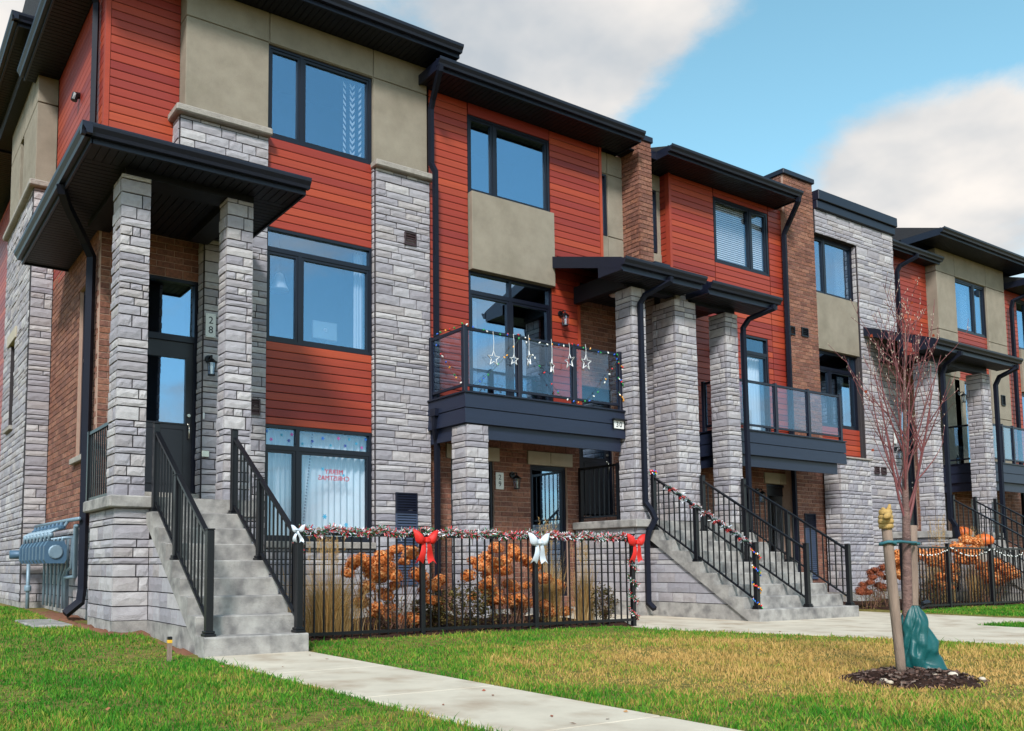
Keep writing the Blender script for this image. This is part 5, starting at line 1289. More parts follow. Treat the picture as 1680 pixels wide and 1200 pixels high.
# ------------------------------------------------------------------ young street tree
def sapling():
    r = random.Random(17)
    t = empty('young_tree', (7.03, 3.75, 0.03), 'bare young tree with reddish bark staked in the lawn', 'tree')
    tr = [(7.03, 3.75, 0.0), (7.06, 3.75, 0.5), (7.10, 3.75, 1.05), (7.13, 3.755, 1.5), (7.18, 3.76, 1.96), (7.22, 3.77, 2.3), (7.25, 3.76, 2.6), (7.28, 3.77, 2.85)]
    MB().tube(tr, [0.040, 0.036, 0.031, 0.021, 0.015, 0.010, 0.006, 0.003], 10).build('trunk', MT['bark'], t, smooth=True)
    cr = MB()
    def tpos(z):
        for (a, b) in zip(tr[:-1], tr[1:]):
            if a[2] <= z <= b[2]:
                k = (z - a[2]) / (b[2] - a[2]); return Vector(a).lerp(Vector(b), k)
        return Vector(tr[-1])
    buds = MB()
    def branch(p, d, L, rad, lvl):
        pts = [p.copy()]; rads = [rad]; n = 6 if lvl == 0 else 4
        q = p.copy(); dd = d.copy()
        for i in range(n):
            dd = (dd + Vector((0, 0, 0.16 if lvl == 0 else 0.10)) + Vector((r.uniform(-.09, .09), r.uniform(-.09, .09), r.uniform(-.05, .05)))).normalized()
            q = q + dd * (L / n); pts.append(q.copy()); rads.append(max(0.0016, rad * (1 - 0.82 * (i + 1) / n)))
        cr.tube(pts, rads, 5 if lvl == 0 else 4, cap=False)
        if lvl < 2:
            m = r.randint(4, 6) if lvl == 0 else r.randint(1, 2)
            for k in range(m):
                i = r.randint(1, n - 1); base = pts[i].lerp(pts[i + 1] if i + 1 <= n else pts[i], r.random())
                ax = (pts[i] - pts[i - 1]).normalized(); s = ax.orthogonal().normalized(); s.rotate(Matrix.Rotation(r.uniform(0, 6.28), 3, ax))
                nd = (ax * 0.9 + s * r.uniform(0.35, 0.65)).normalized()
                branch(base, nd, L * r.uniform(0.28, 0.5), max(0.0026, rads[i] * 0.6), lvl + 1)
        for k in range(2 if lvl else 3):
            i = r.randint(1, n); pp = pts[i]; s = r.uniform(0.002, 0.0032)
            buds.tube([pp, pp + Vector((r.uniform(-.006, .006), r.uniform(-.006, .006), 0.014))], [s, 0.001], 4, cap=False)
    az = 0.3
    for (z, L, rad) in ((1.12, 1.75, 0.024), (1.18, 1.55, 0.019), (1.25, 1.45, 0.017), (1.30, 1.4, 0.016), (1.42, 1.35, 0.016), (1.54, 1.3, 0.015), (1.35, 1.35, 0.016), (1.48, 1.3, 0.016), (1.6, 1.25, 0.015), (1.72, 1.2, 0.014), (1.85, 1.1, 0.013), (1.97, 1.0, 0.012), (2.08, 0.95, 0.011), (2.18, 0.9, 0.010), (2.3, 0.8, 0.009), (2.42, 0.7, 0.008), (2.55, 0.6, 0.007), (2.68, 0.5, 0.006)):
        a = {1.12: -0.5, 1.18: 2.75}.get(z, az); az += 2.4 + r.uniform(-.35, .35)
        d = Vector((math.cos(a) * 0.36, math.sin(a) * 0.36, 0.93)).normalized()
        branch(tpos(z), d, L * 0.80, rad * 0.60, 0)
    cr.build('crown', MT['twig'], t, smooth=True)['kind'] = 'stuff'
    buds.build('buds', MT['pebble'], t)['kind'] = 'stuff'
    lm = pm('dead_leaf', rgb(186, 74, 40), rgb(140, 52, 32), rough=0.7)
    for (x, y, z) in ((6.63, 3.7, 2.62), (7.32, 3.74, 3.0), (6.66, 3.78, 2.2), (7.55, 3.7, 2.75), (6.75, 3.8, 1.75)):
        MB().quadpts([(x, y, z), (x + .018, y + .006, z - .012), (x + .045, y, z - .006), (x + .02, y - .008, z + .012)]).build('leaf', lm, t)
    return t
sapling()
def stake(label, p, q, r0):
    t = empty('tree_stake', p, label, 'stake', 'wooden tree stakes')
    p, q = Vector(p), Vector(q)
    pts = [p.lerp(q, k / 6) + Vector((rng.uniform(-.003, .003), rng.uniform(-.003, .003), 0)) for k in range(7)]
    MB().tube(pts, [r0 * rng.uniform(.94, 1.06) for _ in pts], 10).build('pole', MT['wood'], t, smooth=True)
    return t
stake('leaning round wooden stake in front of the young tree', (6.77, 3.66, -0.05), (6.685, 3.68, 1.24), 0.034)
stake('upright round wooden stake just behind the young tree', (7.41, 3.9, -0.05), (7.48, 3.9, 1.18), 0.034)
kn = MB(); rr = random.Random(4)
for z0, z1, r0 in ((1.13, 1.17, .052), (1.165, 1.205, .055), (1.20, 1.235, .052), (1.23, 1.275, .047)):
    kn.tube([(6.689 + .012 * math.cos(a), 3.68 + .012 * math.sin(a), (z0 + z1) / 2 + .008 * math.sin(a * 3)) for a in (0, 1.5)], [r0, r0 * .98], 10)
    kn.tube([(6.690, 3.68, z0), (6.689, 3.68, (z0 + z1) / 2), (6.688, 3.68, z1)], [r0 * .9, r0, r0 * .88], 12)
kn.tube([(6.665, 3.66, 1.22), (6.615, 3.62, 1.225), (6.565, 3.62, 1.21)], [.03, .024, .014], 7).tube([(6.695, 3.67, 1.26), (6.71, 3.66, 1.29), (6.715, 3.66, 1.315)], [.02, .014, .009], 6)
tag(kn.build('burlap_wrap', MT['burlap'], None, smooth=True), 'knotted tan burlap tied over the top of the leaning stake', 'wrap')
sb = MB()
sb.tube([(6.70 + .05 * math.cos(a), 3.68 + .05 * math.sin(a), 1.02 + .01 * math.sin(2 * a)) for a in np.linspace(0, 5.8, 12)], .012, 6)
sb.tube([(6.75, 3.66, 1.03), (6.9, 3.69, 1.035), (7.06, 3.70, 1.03), (7.12, 3.70, 1.03), (7.25, 3.76, 1.035), (7.42, 3.85, 1.03)], .011, 6).tube([(6.74, 3.71, 1.02), (7.0, 3.80, 1.03), (7.15, 3.80, 1.04), (7.45, 3.95, 1.03)], .010, 6)
sb.tube([(7.475 + .045 * math.cos(a), 3.9 + .045 * math.sin(a), 1.03) for a in np.linspace(0, 5.8, 10)], .011, 6)
tag(sb.build('tree_tie', MT['strap'], None, smooth=True), 'teal strap tying the young tree to its two stakes', 'strap')
from mathutils import noise as mnoise
def water_bag():
    n, m = 72, 30; V = []; Fq = []; r = random.Random(9)
    for j in range(m):
        t = j / (m - 1); z = 0.04 + 0.50 * t
        rad = 0.055 * (1 - t) ** 0.6 + 0.05 + 0.036 * math.sin(t * 3.1)
        for i in range(n):
            a = 2 * math.pi * i / n
            fold = 1.05 - 0.30 * (1 - abs(math.sin(a * 2.5 + 1.2 * math.sin(t * 5)))) ** 2.0 * (0.4 + .6 * t) - 0.16 * (1 - abs(math.sin(a * 4 - t * 4 + 1))) ** 3 + 0.07 * math.sin(t * 17 + 2.2 * math.sin(a * 3))
            toe = 0.17 * max(0, math.cos(a + 0.75)) ** 3 * (1 - t) ** 3 + 0.05 * max(0, math.cos(a + 0.75)) * math.sin(t * 3.1) * 0.6
            fold += 0.22 * mnoise.noise(Vector((math.cos(a) * 1.3, math.sin(a) * 1.3, t * 3.2))) + 0.12 * mnoise.noise(Vector((math.cos(a) * 3.1, math.sin(a) * 3.1, t * 8 + 4)))
            V.append((7.085 + 0.012 * t + (rad * 0.86 * fold + toe) * math.cos(a), 3.74 + (rad * 0.8 * fold + toe) * math.sin(a), z + 0.012 * math.sin(a * 4 + j) * (1 - t)))
    for j in range(m - 1):
        for i in range(n): Fq.append((j * n + i, j * n + (i + 1) % n, (j + 1) * n + (i + 1) % n, (j + 1) * n + i))
    o = arrays_mesh('watering_bag', V, Fq, MT['bag'], None, smooth=True, origin=(7.08, 3.74, 0.04))
    tag(o, 'teal watering bag slumped around the base of the young tree', 'watering bag')
    MB().tube([(7.13, 3.68, 0.52), (7.16, 3.65, 0.57), (7.11, 3.66, 0.56)], 0.012, 6).build('strap_tab', MT['letter'], o)
water_bag()
def mulch():
    n, m = 48, 9; V = []; Fq = []; r = random.Random(2)
    for j in range(m):
        k = j / (m - 1)
        for i in range(n):
            a = 2 * math.pi * i / n; e = 1 + 0.10 * math.sin(3 * a + 1) + 0.06 * math.sin(7 * a) + r.uniform(-.03, .03)
            V.append((6.87 + 0.60 * k * e * math.cos(a), 3.63 + 0.44 * k * e * math.sin(a), -0.02 + 0.085 * (1 - k ** 2.2) + (r.uniform(-.008, .012) if 0 < k < 1 else 0)))
    for j in range(m - 1):
        for i in range(n): Fq.append((j * n + i, j * n + (i + 1) % n, (j + 1) * n + (i + 1) % n, (j + 1) * n + i))
    tag(arrays_mesh('mulch_bed', V, Fq, MT['soil'], None, smooth=True), kind='structure')
    rr = np.random.default_rng(5); N = 900; V = []; F3 = []
    for i in range(N):
        k = math.sqrt(rr.random()) * 1.04; a = rr.uniform(0, 6.3); c = np.array((6.87 + .6 * k * math.cos(a), 3.63 + .44 * k * math.sin(a), -0.008 + .085 * (1 - min(1, k) ** 2.2)))
        u = rr.normal(size=3); u[2] *= .3; u /= np.linalg.norm(u); v = np.cross(u, rr.normal(size=3)); v /= np.linalg.norm(v); l = rr.uniform(.008, .022); w = l * rr.uniform(.25, .5)
        q = len(V); V += [c - u * l - v * w, c + u * l - v * w, c + u * l + v * w, c - u * l + v * w]; F3.append((q, q + 1, q + 2, q + 3))
    tag(arrays_mesh('bark_chips', V, F3, MT['chip']), 'dark bark chips spread round the young tree', 'mulch', kind='stuff')
    for i, (x, y, s) in enumerate(((6.80, 3.44, .03), (6.97, 3.40, .035), (6.74, 3.52, .026), (7.05, 3.43, .022), (6.45, 3.62, .03), (6.40, 3.55, .026), (6.62, 3.36, .022), (7.18, 3.30, .025))):
        mb = MB().lathe((x, y, 0.028 if i < 4 else 0.0), [(0.3 * s, 0), (s, s * .4), (s * .95, s * .8), (s * .5, s * 1.15)], 8)
        tag(mb.build('pebble', MT['pebble'], None, smooth=True), 'pale rounded pebble on the mulch round the young tree', 'pebble', 'pebbles on the mulch')
mulch()

# ------------------------------------------------------------------ signs and lanterns
plaque(4.215, 4.365, 4.14, 4.49, 11.875, '28', 'white upright number 28 plaque on the stone beside the first door')
plaque(9.68, 9.86, 2.21, 2.51, 12.135, '29', 'white upright number 29 plaque on the brick under the balcony')
plaque(11.30, 11.55, 3.255, 3.395, 10.862, '30', 'small white number 30 plaque on the dark balcony fascia', horizontal=True, hood=True)
plaque(22.02, 22.16, 3.88, 4.23, 11.825, '', 'narrow white number plaque on the stone wall by the far door')
plaque(25.3, 25.46, 4.02, 4.42, 12.13, '', 'narrow white number plaque on the far brick wall')
lantern(4.27, 11.88, 3.72, 'black lantern on the stone right of the number 28 door')
lantern(10.06, 12.14, 2.38, 'black lantern beside the number 29 plaque under the balcony')
lantern(11.15, 11.99, 5.46, 'black lantern on the red siding above the decorated balcony')
lantern(15.55, 11.99, 5.45, 'black lantern on the red siding behind the middle porch pillars')
lantern(17.0, 12.14, 2.4, 'black lantern on the brick under the plain balcony')
lantern(22.1, 11.84, 3.65, 'black lantern on the stone wall behind the young tree')
lantern(25.75, 12.02, 5.45, 'black lantern on the stucco under the far canopy')
lantern(25.5, 12.14, 3.7, 'black lantern on the far brick wall above the far stairs')

# ------------------------------------------------------------------ gas meters, splash block, marker
def gas_meters():
    t = empty('gas_meter_bank', (2.5, 13.9, 0.15), 'bank of grey gas meters with pipes on the brick side wall', 'gas meters')
    MB().tube([(2.62, 12.25, 1.50), (2.62, 13.0, 1.51), (2.62, 15.5, 1.52)], 0.028, 8).build('header_pipe', MT['pipe'], t, smooth=True)
    for i in range(8):
        y = 12.95 + i * 0.29; zt = 1.23
        body = MB()
        prof = [(2.33, 0.90), (2.30, 0.95), (2.30, 1.14), (2.34, 1.21), (2.56, 1.21), (2.60, 1.14), (2.60, 0.95), (2.57, 0.90)]
        body.prism([(a, b) for a, b in prof], 'y', y - 0.055, y + 0.055)
        b = body.build('gas_meter', MT['meter'], t)
        MB().lathe((2.45, y - 0.08, 1.06), [(0.0, 0), (0.085, 0.0), (0.10, 0.012), (0.10, 0.025)], 14, 'y').build('meter_face', MT['pipe'], b)
        MB().tube([(2.37, y, 1.2), (2.37, y, 1.33), (2.46, y, 1.38), (2.55, y, 1.40), (2.62, y, 1.5)], 0.022, 8).lathe((2.39, y, 1.27), [(.03, 0), (.038, .01), (.038, .05), (.03, .06)], 10).build('riser_pipe', MT['pipe'], b, smooth=True)
        MB().lathe((2.53, y, 1.38), [(.02, 0), (.055, .01), (.06, .04), (.03, .06), (.02, .10)], 10).build('regulator', MT['meter'], b)
        MB().tube([(2.55, y, 1.2), (2.55, y, 1.26), (2.68, y, 1.27), (2.68, y, 0.85), (2.68, y + (0.0 if i > 2 else 0.25), 0.80 - 0.09 * i if i <= 2 else 0.8), (2.68, y + (0.0 if i > 2 else 0.25), 0.24)], 0.02, 8).build('drop_pipe', MT['pipe'], b, smooth=True)
    MB().tube([(2.66, 12.5, 1.42), (2.66, 12.62, 1.42), (2.66, 12.62, 0.72), (2.66, 13.0, 0.70), (2.66, 13.2, 0.70), (2.66, 13.2, 0.25)], 0.026, 8).build('loop_pipe', MT['pipe'], t, smooth=True)
    MB().tube([(2.5, 15.35, 1.0), (2.5, 15.35, 0.1)], 0.03, 8).lathe((2.5, 15.35, 0.45), [(.05, 0), (.055, .02), (.055, .08), (.05, .1)], 10).build('supply_pipe', MT['pipe'], t, smooth=True)
    MB().tube([(2.2, 15.3, 1.05), (2.55, 15.3, 1.05)], 0.07, 10).build('main_regulator', MT['meter'], t, smooth=True)
gas_meters()
tag(MB().cbox(1.9, 2.36, 11.2, 12.6, 0.06, 0.150, 0.012).build('splash_block', MT['concrete'], None), 'flat concrete splash block on the grass under the corner downspout', 'splash block')
mk = empty('marker_stake', (2.52, 7.92, 0), 'small grey marker stake with yellow band beside the first stairs', 'stake')
MB().cbox(2.50, 2.54, 7.90, 7.94, -0.05, 0.155, 0.004).build('post', MT['wood'], mk)
MB().cbox(2.499, 2.541, 7.899, 7.941, 0.155, 0.185, 0.004).build('band', pm('yellow_band', rgb(226, 176, 50), rgb(200, 150, 40), rough=0.5), mk)
MB().cbox(2.50, 2.54, 7.90, 7.94, 0.185, 0.215, 0.004).build('cap', MT['black'], mk)

# ------------------------------------------------------------------ Christmas decoration
def multi(name, cols, rough=0.35, metal=0.0, spec=0.6):
    """constant colours picked for every separate strip"""
    m = bpy.data.materials.new(name); m.use_nodes = True; nt = m.node_tree; L = nt.links; b = nt.nodes['Principled BSDF']
    g = nt.nodes.new('ShaderNodeNewGeometry'); cr = nt.nodes.new('ShaderNodeValToRGB'); cr.color_ramp.interpolation = 'CONSTANT'; el = cr.color_ramp.elements
    el[0].color = cols[0]; el[0].position = 0; el[1].color = cols[1]; el[1].position = 1 / len(cols)
    for i, c in enumerate(cols[2:]): e = el.new((i + 2) / len(cols)); e.color = c
    L.new(g.outputs['Random Per Island'], cr.inputs[0]); L.new(cr.outputs[0], b.inputs['Base Color']); b.inputs['Roughness'].default_value = rough; b.inputs['Metallic'].default_value = metal
    return m
RED, GRN, WHT, SIL, PINK = rgb(196, 36, 44), rgb(30, 110, 60), rgb(232, 232, 232), rgb(190, 196, 204), rgb(214, 96, 110)
MT['tinsel'] = multi('mixed_tinsel', [RED, WHT, GRN, SIL, PINK, GRN, SIL, RED, rgb(20, 70, 44)])
MT['silver_tinsel'] = multi('silver_tinsel', [SIL, WHT, SIL, rgb(150, 158, 170)], rough=0.25, metal=0.3)
MT['red_tinsel'] = multi('red_tinsel', [RED, rgb(220, 60, 50), rgb(150, 24, 34)])
MT['wire'] = pm('green_wire', rgb(24, 62, 44), rgb(18, 44, 34), rough=0.5)
MT['white_wire'] = pm('white_wire', rgb(220, 222, 222), rgb(200, 202, 204), rough=0.5)
BULB = [pm('bulb_' + n, c, c, rough=0.2, nscale=1, spec=0.7) for n, c in (('red', rgb(214, 34, 34)), ('green', rgb(26, 150, 70)), ('blue', rgb(30, 90, 200)), ('white', rgb(236, 236, 230)), ('amber', rgb(232, 160, 50)))]
def tinsel(name, label, pts, rad, dens, mat, seed, strip=(0.02, 0.0022), group=None, cat='garland'):
    r = np.random.default_rng(seed); V = []; Fq = []
    pts = [np.array(p) for p in pts]
    core = MB().tube([tuple(p) for p in pts], rad * 0.25, 5)
    for a, b in zip(pts[:-1], pts[1:]):
        L = np.linalg.norm(b - a); n = int(L * dens)
        for i in range(n):
            c = a + (b - a) * r.random(); d = r.normal(size=3); d /= np.linalg.norm(d); s = np.cross(d, r.normal(size=3)); s /= np.linalg.norm(s)
            l = strip[0] * r.uniform(.5, 1.2); w = strip[1] * r.uniform(.7, 1.5); c = c + d * rad * r.uniform(0.1, 0.6); k = len(V)
            V += [c - s * w, c + s * w, c + d * l + s * w, c + d * l - s * w]; Fq.append((k, k + 1, k + 2, k + 3))
    org = tuple(pts[0]); o = arrays_mesh(name, V, Fq, MT[mat], None, origin=org)
    tag(o, label, cat, group)
    core.build('cord', MT['wire'], o)
    return o
pts = []
for i in range(0, 120):
    x = 4.27 + i * (9.57 - 4.27) / 119; pts.append((x, 8.885, 1.235 + 0.035 * abs(math.sin(x * 5.6)) + 0.012 * math.sin(x * 19)))
pts = [(4.28, 8.87, 1.02), (4.27, 8.87, 1.13)] + pts
tinsel('tinsel_garland', 'red, green and white tinsel garland along the top of the near fence', pts, 0.065, 1300, 'tinsel', 1, strip=(0.042, 0.004))
pts = [(9.57 + .055 * math.cos(a), 8.9 + .055 * math.sin(a), 1.0 - a * 0.036) for a in np.linspace(0, 26, 90)]
tinsel('tinsel_garland', 'tinsel garland spiralling down the end post of the near fence', pts, 0.04, 420, 'tinsel', 2, strip=(0.034, 0.0034))
def rail_pt(y, o=0.0): return (11.95, y, 0.184 + (y - 8.6) * (1.472 - 0.184) / (10.58 - 8.6) + 0.935 + o)
pts = [(rail_pt(y)[0] + .035 * math.cos(y * 34), y, rail_pt(y)[2] + .035 * math.sin(y * 34)) for y in np.linspace(10.35, 8.72, 120)]
tinsel('tinsel_garland', 'silver tinsel wound along the left handrail of the wide stairs', pts, 0.05, 260, 'silver_tinsel', 3, strip=(0.045, 0.004))
pts = [(rail_pt(y)[0] + .045 * math.cos(y * 28 + 1), y, rail_pt(y)[2] + .045 * math.sin(y * 28 + 1)) for y in np.linspace(10.3, 8.62, 110)]
tinsel('tinsel_garland', 'thin red tinsel wound along the left handrail of the wide stairs', pts, 0.02, 420, 'red_tinsel', 4, strip=(0.024, 0.003))

def string_lights(label, wires, every=0.1, seed=1, bs=0.014, group='coloured light strings', cols=(0, 1, 2, 3, 4)):
    r = random.Random(seed); p0 = wires[0][0]
    t = empty('string_lights', p0, label, 'string lights', group)
    w = MB()
    for wr in wires: w.tube(wr, 0.0035, 4)
    w.build('wire', MT['wire'], t)
    for wr in wires:
        for a, b in zip(wr[:-1], wr[1:]):
            a, b = Vector(a), Vector(b); n = max(1, int((b - a).length / every))
            for i in range(n):
                p = a.lerp(b, (i + r.random()) / n); k = r.choice(cols)
                o = bpy.data.objects.new('bulb', bulb_me(k)); COL.objects.link(o); o.parent = t; o.location = p - wloc(t) + Vector((r.uniform(-.01, .01), -0.008, r.uniform(-.012, .012)))
                o.rotation_euler = (r.uniform(-1, 1), r.uniform(-1, 1), r.uniform(0, 6)); s = bs / 0.014; o.scale = (s, s, s)
    return t
_bm = {}
def bulb_me(k):
    if k not in _bm:
        m = MB().lathe((0, 0, 0), [(.006, -.012), (.011, -.004), (.013, .006), (.010, .018), (.003, .03)], 8)
        me = bpy.data.meshes.new('bulb'); me.from_pydata(m.v, [], m.f); me.polygons.foreach_set('use_smooth', [True] * len(me.polygons)); me.update(); me.materials.append(BULB[k]); _bm[k] = me
    return _bm[k]
def sag(p, q, d, n=9):
    p, q = Vector(p), Vector(q)
    return [tuple(p.lerp(q, i / (n - 1)) - Vector((0, 0, d * 4 * (i / (n - 1)) * (1 - i / (n - 1))))) for i in range(n)]
yb = 10.885
string_lights('coloured light string draped along the rail and glass of the decorated balcony', [
    sag((8.10, 11.75, 4.66), (8.10, 10.92, 4.66), 0.0, 4), sag((8.135, yb, 4.655), (9.24, yb, 4.64), 0.06), sag((9.24, yb, 4.64), (10.45, yb, 4.64), 0.09), sag((10.45, yb, 4.64), (11.56, yb, 4.60), 0.04),
    sag((8.10, 11.7, 4.5), (8.10, 11.0, 3.72), 0.03), sag((8.32, yb, 3.72), (9.24, yb, 4.6), 0.06), sag((9.28, yb, 4.6), (10.15, yb, 3.68), 0.06), sag((10.15, yb, 3.68), (10.75, yb, 3.68), 0.04, 5), sag((10.75, yb, 3.68), (11.5, yb, 4.58), 0.07),
    [(11.56 + .05 * math.cos(a), yb + 0.05 + .05 * math.sin(a), 4.6 - a * 0.045) for a in np.linspace(0, 20, 40)]], every=0.115, seed=5)
string_lights('coloured lights wound round the bottom post of the tinselled handrail', [[(11.95 + .06 * math.cos(a), 8.6 + .06 * math.sin(a), 1.2 - a * 0.041) for a in np.linspace(0, 24, 60)]], every=0.06, seed=8, bs=0.012)
string_lights('coloured lights looped over the top post of the tinselled handrail', [[(11.95 + .055 * math.cos(a), 10.58 + .055 * math.sin(a), 2.52 - a * 0.006) for a in np.linspace(0, 12, 26)]], every=0.05, seed=9, bs=0.012)
string_lights('small white lights strung along the far picket fence', [[(16.8 + i * 0.1, 8.92, 1.2 - 0.16 * abs(math.sin(i * 0.19))) for i in range(50)]], every=0.22, seed=10, bs=0.012, cols=(3,))
def star(label, x, z, R, turn, drop):
    t = empty('star_ornament', (x, yb - 0.01, z), label, 'star', 'white star outlines on the balcony')
    ct, st = math.cos(turn), math.sin(turn); pts = []
    for k in range(10):
        rr = R if k % 2 == 0 else R * 0.42; a = math.pi / 2 + k * math.pi / 5
        pts.append((x + rr * math.cos(a) * ct, yb - 0.02 + rr * math.cos(a) * st, z + rr * math.sin(a)))
    MB().tube(pts, 0.0065, 6, closed=True).build('outline', MT['white_wire'], t)
    MB().tube([(x, yb - 0.02, z + R), (x + 0.01, yb - 0.015, z + R + drop * 0.5), (x, yb - 0.01, z + R + drop)], 0.0035, 5).build('cord', MT['white_wire'], t)
for i, (x, z, R, tn, dr) in enumerate(((8.66, 4.24, 0.115, 0.0, 0.25), (9.08, 4.27, 0.085, 0.0, 0.27), (9.40, 4.33, 0.12, 1.15, 0.2), (9.90, 4.26, 0.12, 0.55, 0.27), (10.30, 4.40, 0.12, 1.5, 0.12), (10.68, 4.42, 0.125, 0.1, 0.12))):
    z -= 0.07; dr += 0.07; R *= 1.06
    star(['large white star outline farthest left on the balcony glass', 'smallest white star outline on the balcony glass', 'half turned white star hanging right of the second balcony post', 'white star outline in the middle balcony panel', 'white star turned edge on beside the third balcony post', 'white star outline in the right balcony panel'][i], x, z, R, tn, dr)
def bow(label, x, y, z, mat, s=1.0):
    t = empty('ribbon_bow', (x, y, z - 0.3 * s), label, 'bow', 'ribbon bows on the fence')
    for sg in (-1, 1):
        V = []; Fq = []; n, m = 9, 14
        for j in range(n):
            u = j / (n - 1)
            for i in range(m):
                a = 2 * math.pi * i / m
                yy = 0.055 * math.sin(math.pi * u) + 0.004; zz = 0.026 + 0.052 * math.sin(math.pi * min(1, u * 0.72))
                px = sg * (0.02 + 0.15 * u + 0.02 * math.sin(a) * u); pz = 0.055 * u + zz * math.sin(a) * (1 if math.sin(a) > 0 else 1.1)
                V.append((x + px * s, y - 0.045 - (yy * math.cos(a)) * s, z + pz * s))
        for j in range(n - 1):
            for i in range(m): Fq.append((j * m + i, j * m + (i + 1) % m, (j + 1) * m + (i + 1) % m, (j + 1) * m + i))
        arrays_mesh('loop', V, Fq, mat, t, smooth=True, origin=(x, y, z))
        V = []; Fq = []; n = 8
        for j in range(n):
            u = j / (n - 1); c = sg * (0.02 + 0.075 * u); w = 0.025 + 0.035 * u; yy = -0.05 - 0.02 * math.sin(u * 5 + sg); zz = -0.02 - 0.27 * u
            nz = 0.04 if j == n - 1 else 0
            for q, dz in ((-1, 0), (0, nz), (1, 0)): V.append((x + (c + q * w) * s, y + (yy - 0.012 * (1 - abs(q))), z + (zz + dz) * s))
        for j in range(n - 1):
            for i in range(2): Fq.append((j * 3 + i, j * 3 + i + 1, j * 3 + 4 + i, j * 3 + 3 + i))
        arrays_mesh('tail', V, Fq, mat, t, smooth=True, origin=(x, y, z))
    MB().cbox(x - 0.032 * s, x + 0.032 * s, y - 0.105, y - 0.03, z - 0.035 * s, z + 0.035 * s, 0.014).build('knot', mat, t)
    return t
MT['bow_red'] = pm('red_velvet_ribbon', rgb(212, 34, 24), rgb(180, 24, 20), rough=0.6, nscale=8, bump=0.2, bscale=120)
MT['bow_white'] = pm('pale_silver_ribbon', rgb(206, 214, 222), rgb(184, 194, 206), rough=0.4, nscale=8, bump=0.15, bscale=90)
bow('red ribbon bow on the second post of the near fence', 5.95, 8.86, 1.17, MT['bow_red'])
bow('silvery white ribbon bow in the middle of the near fence', 7.75, 8.86, 1.17, MT['bow_white'])
bow('red ribbon bow on the end post of the near fence', 9.57, 8.86, 1.19, MT['bow_red'])
bw = bow('silvery white ribbon bow seen side on at the right bottom stair post', 3.9, 8.06, 1.22, MT['bow_white'], 0.45); bw.rotation_euler = (0, 0, -1.0)

# ------------------------------------------------------------------ what stands behind the windows
def curtain(label, x0, x1, z0, z1, y, folds, depth=0.035, mat='curtain', lean=0.0, group='pale window curtains'):
    n = folds * 8; V = []; Fq = []; m = 10; r = random.Random(int(x0 * 100))
    ph = [r.uniform(0, 6.3) for _ in range(4)]
    for j in range(m + 1):
        t = j / m
        for i in range(n + 1):
            u = i / n
            w = math.sin(u * folds * 6.283 + ph[0] + 0.6 * math.sin(u * 9 + ph[1])) * (0.6 + 0.4 * math.sin(u * 5 + ph[2]))
            V.append((x0 + (x1 - x0) * u + lean * (1 - t) * (1 - u), y + depth * w * (1.1 - 0.4 * t), z0 + (z1 - z0) * t))
    for j in range(m):
        for i in range(n): a = j * (n + 1) + i; Fq.append((a, a + 1, a + n + 2, a + n + 1))
    o = arrays_mesh('curtain', V, Fq, MT[mat], None, smooth=True, origin=((x0 + x1) / 2, y, z0))
    return tag(o, label, 'curtain', group)
curtain('pale sheer curtain behind the narrow left pane of the lowest window', 5.2, 5.98, 1.28, 2.94, 12.22, 9)
curtain('bright white curtain behind the Merry Christmas window lettering', 5.93, 7.05, 1.28, 2.94, 12.20, 10)
curtain('pale curtain in the tall balcony window of the third house', 16.5, 17.35, 3.5, 5.5, 12.22, 9)
curtain('narrow pale curtain at the right edge of the middle window of the end house', 6.84, 7.0, 4.3, 5.98, 12.2, 3)
curtain('pale curtain at the right of the top window of the stone house', 20.42, 20.8, 7.35, 8.68, 12.2, 5)
curtain('pale curtain at the left of the top window of the far stucco house', 26.5, 26.92, 7.4, 8.8, 12.22, 5)
curtain('pale curtain in the lower window of the stone house behind the plain balcony', 20.5, 20.76, 4.2, 5.48, 12.3, 4)
curtain('pale curtain at the left of the balcony door of the second house', 9.12, 9.42, 3.56, 5.6, 12.3, 5)
bd = MB(); z = 1.3
for i in range(34):
    z = 1.3 + i * 0.048; bd.lathe((5.90 + 0.17 * (z - 1.3) / 1.6, 12.14, z), [(.004, 0), (.012, .01), (.012, .024), (.004, .034)], 6)
tag(bd.build('beaded_trim', pm('dark_bead', rgb(60, 50, 66), rgb(90, 40, 50), rough=0.4), None), 'dark beaded edging where the lowest window curtains part', 'trim')
FLAKE = [pm('sticker_' + n, c, c, rough=0.5) for n, c in (('blue', rgb(40, 110, 200)), ('teal', rgb(60, 160, 200)), ('pink', rgb(190, 90, 170)), ('navy', rgb(40, 70, 160)))]
def flake(x, z, R, k):
    mb = MB(); y = 12.042
    for a in (0, math.pi / 3, 2 * math.pi / 3):
        c, s = math.cos(a), math.sin(a)
        px, pz = -s * R * 0.2, c * R * 0.2
        mb.quadpts([(x - c * R - px, y, z - s * R - pz), (x + c * R - px, y - a * 0.0004, z + s * R - pz), (x + c * R + px, y - a * 0.0004, z + s * R + pz), (x - c * R + px, y, z - s * R + pz)])
    col = ['blue', 'light blue', 'pink', 'navy'][k]
    tag(mb.build('snowflake_sticker', FLAKE[k], None), 'tiny %s snowflake sticker on the lowest window of the end house' % col, 'sticker', '%s snowflake stickers' % col)
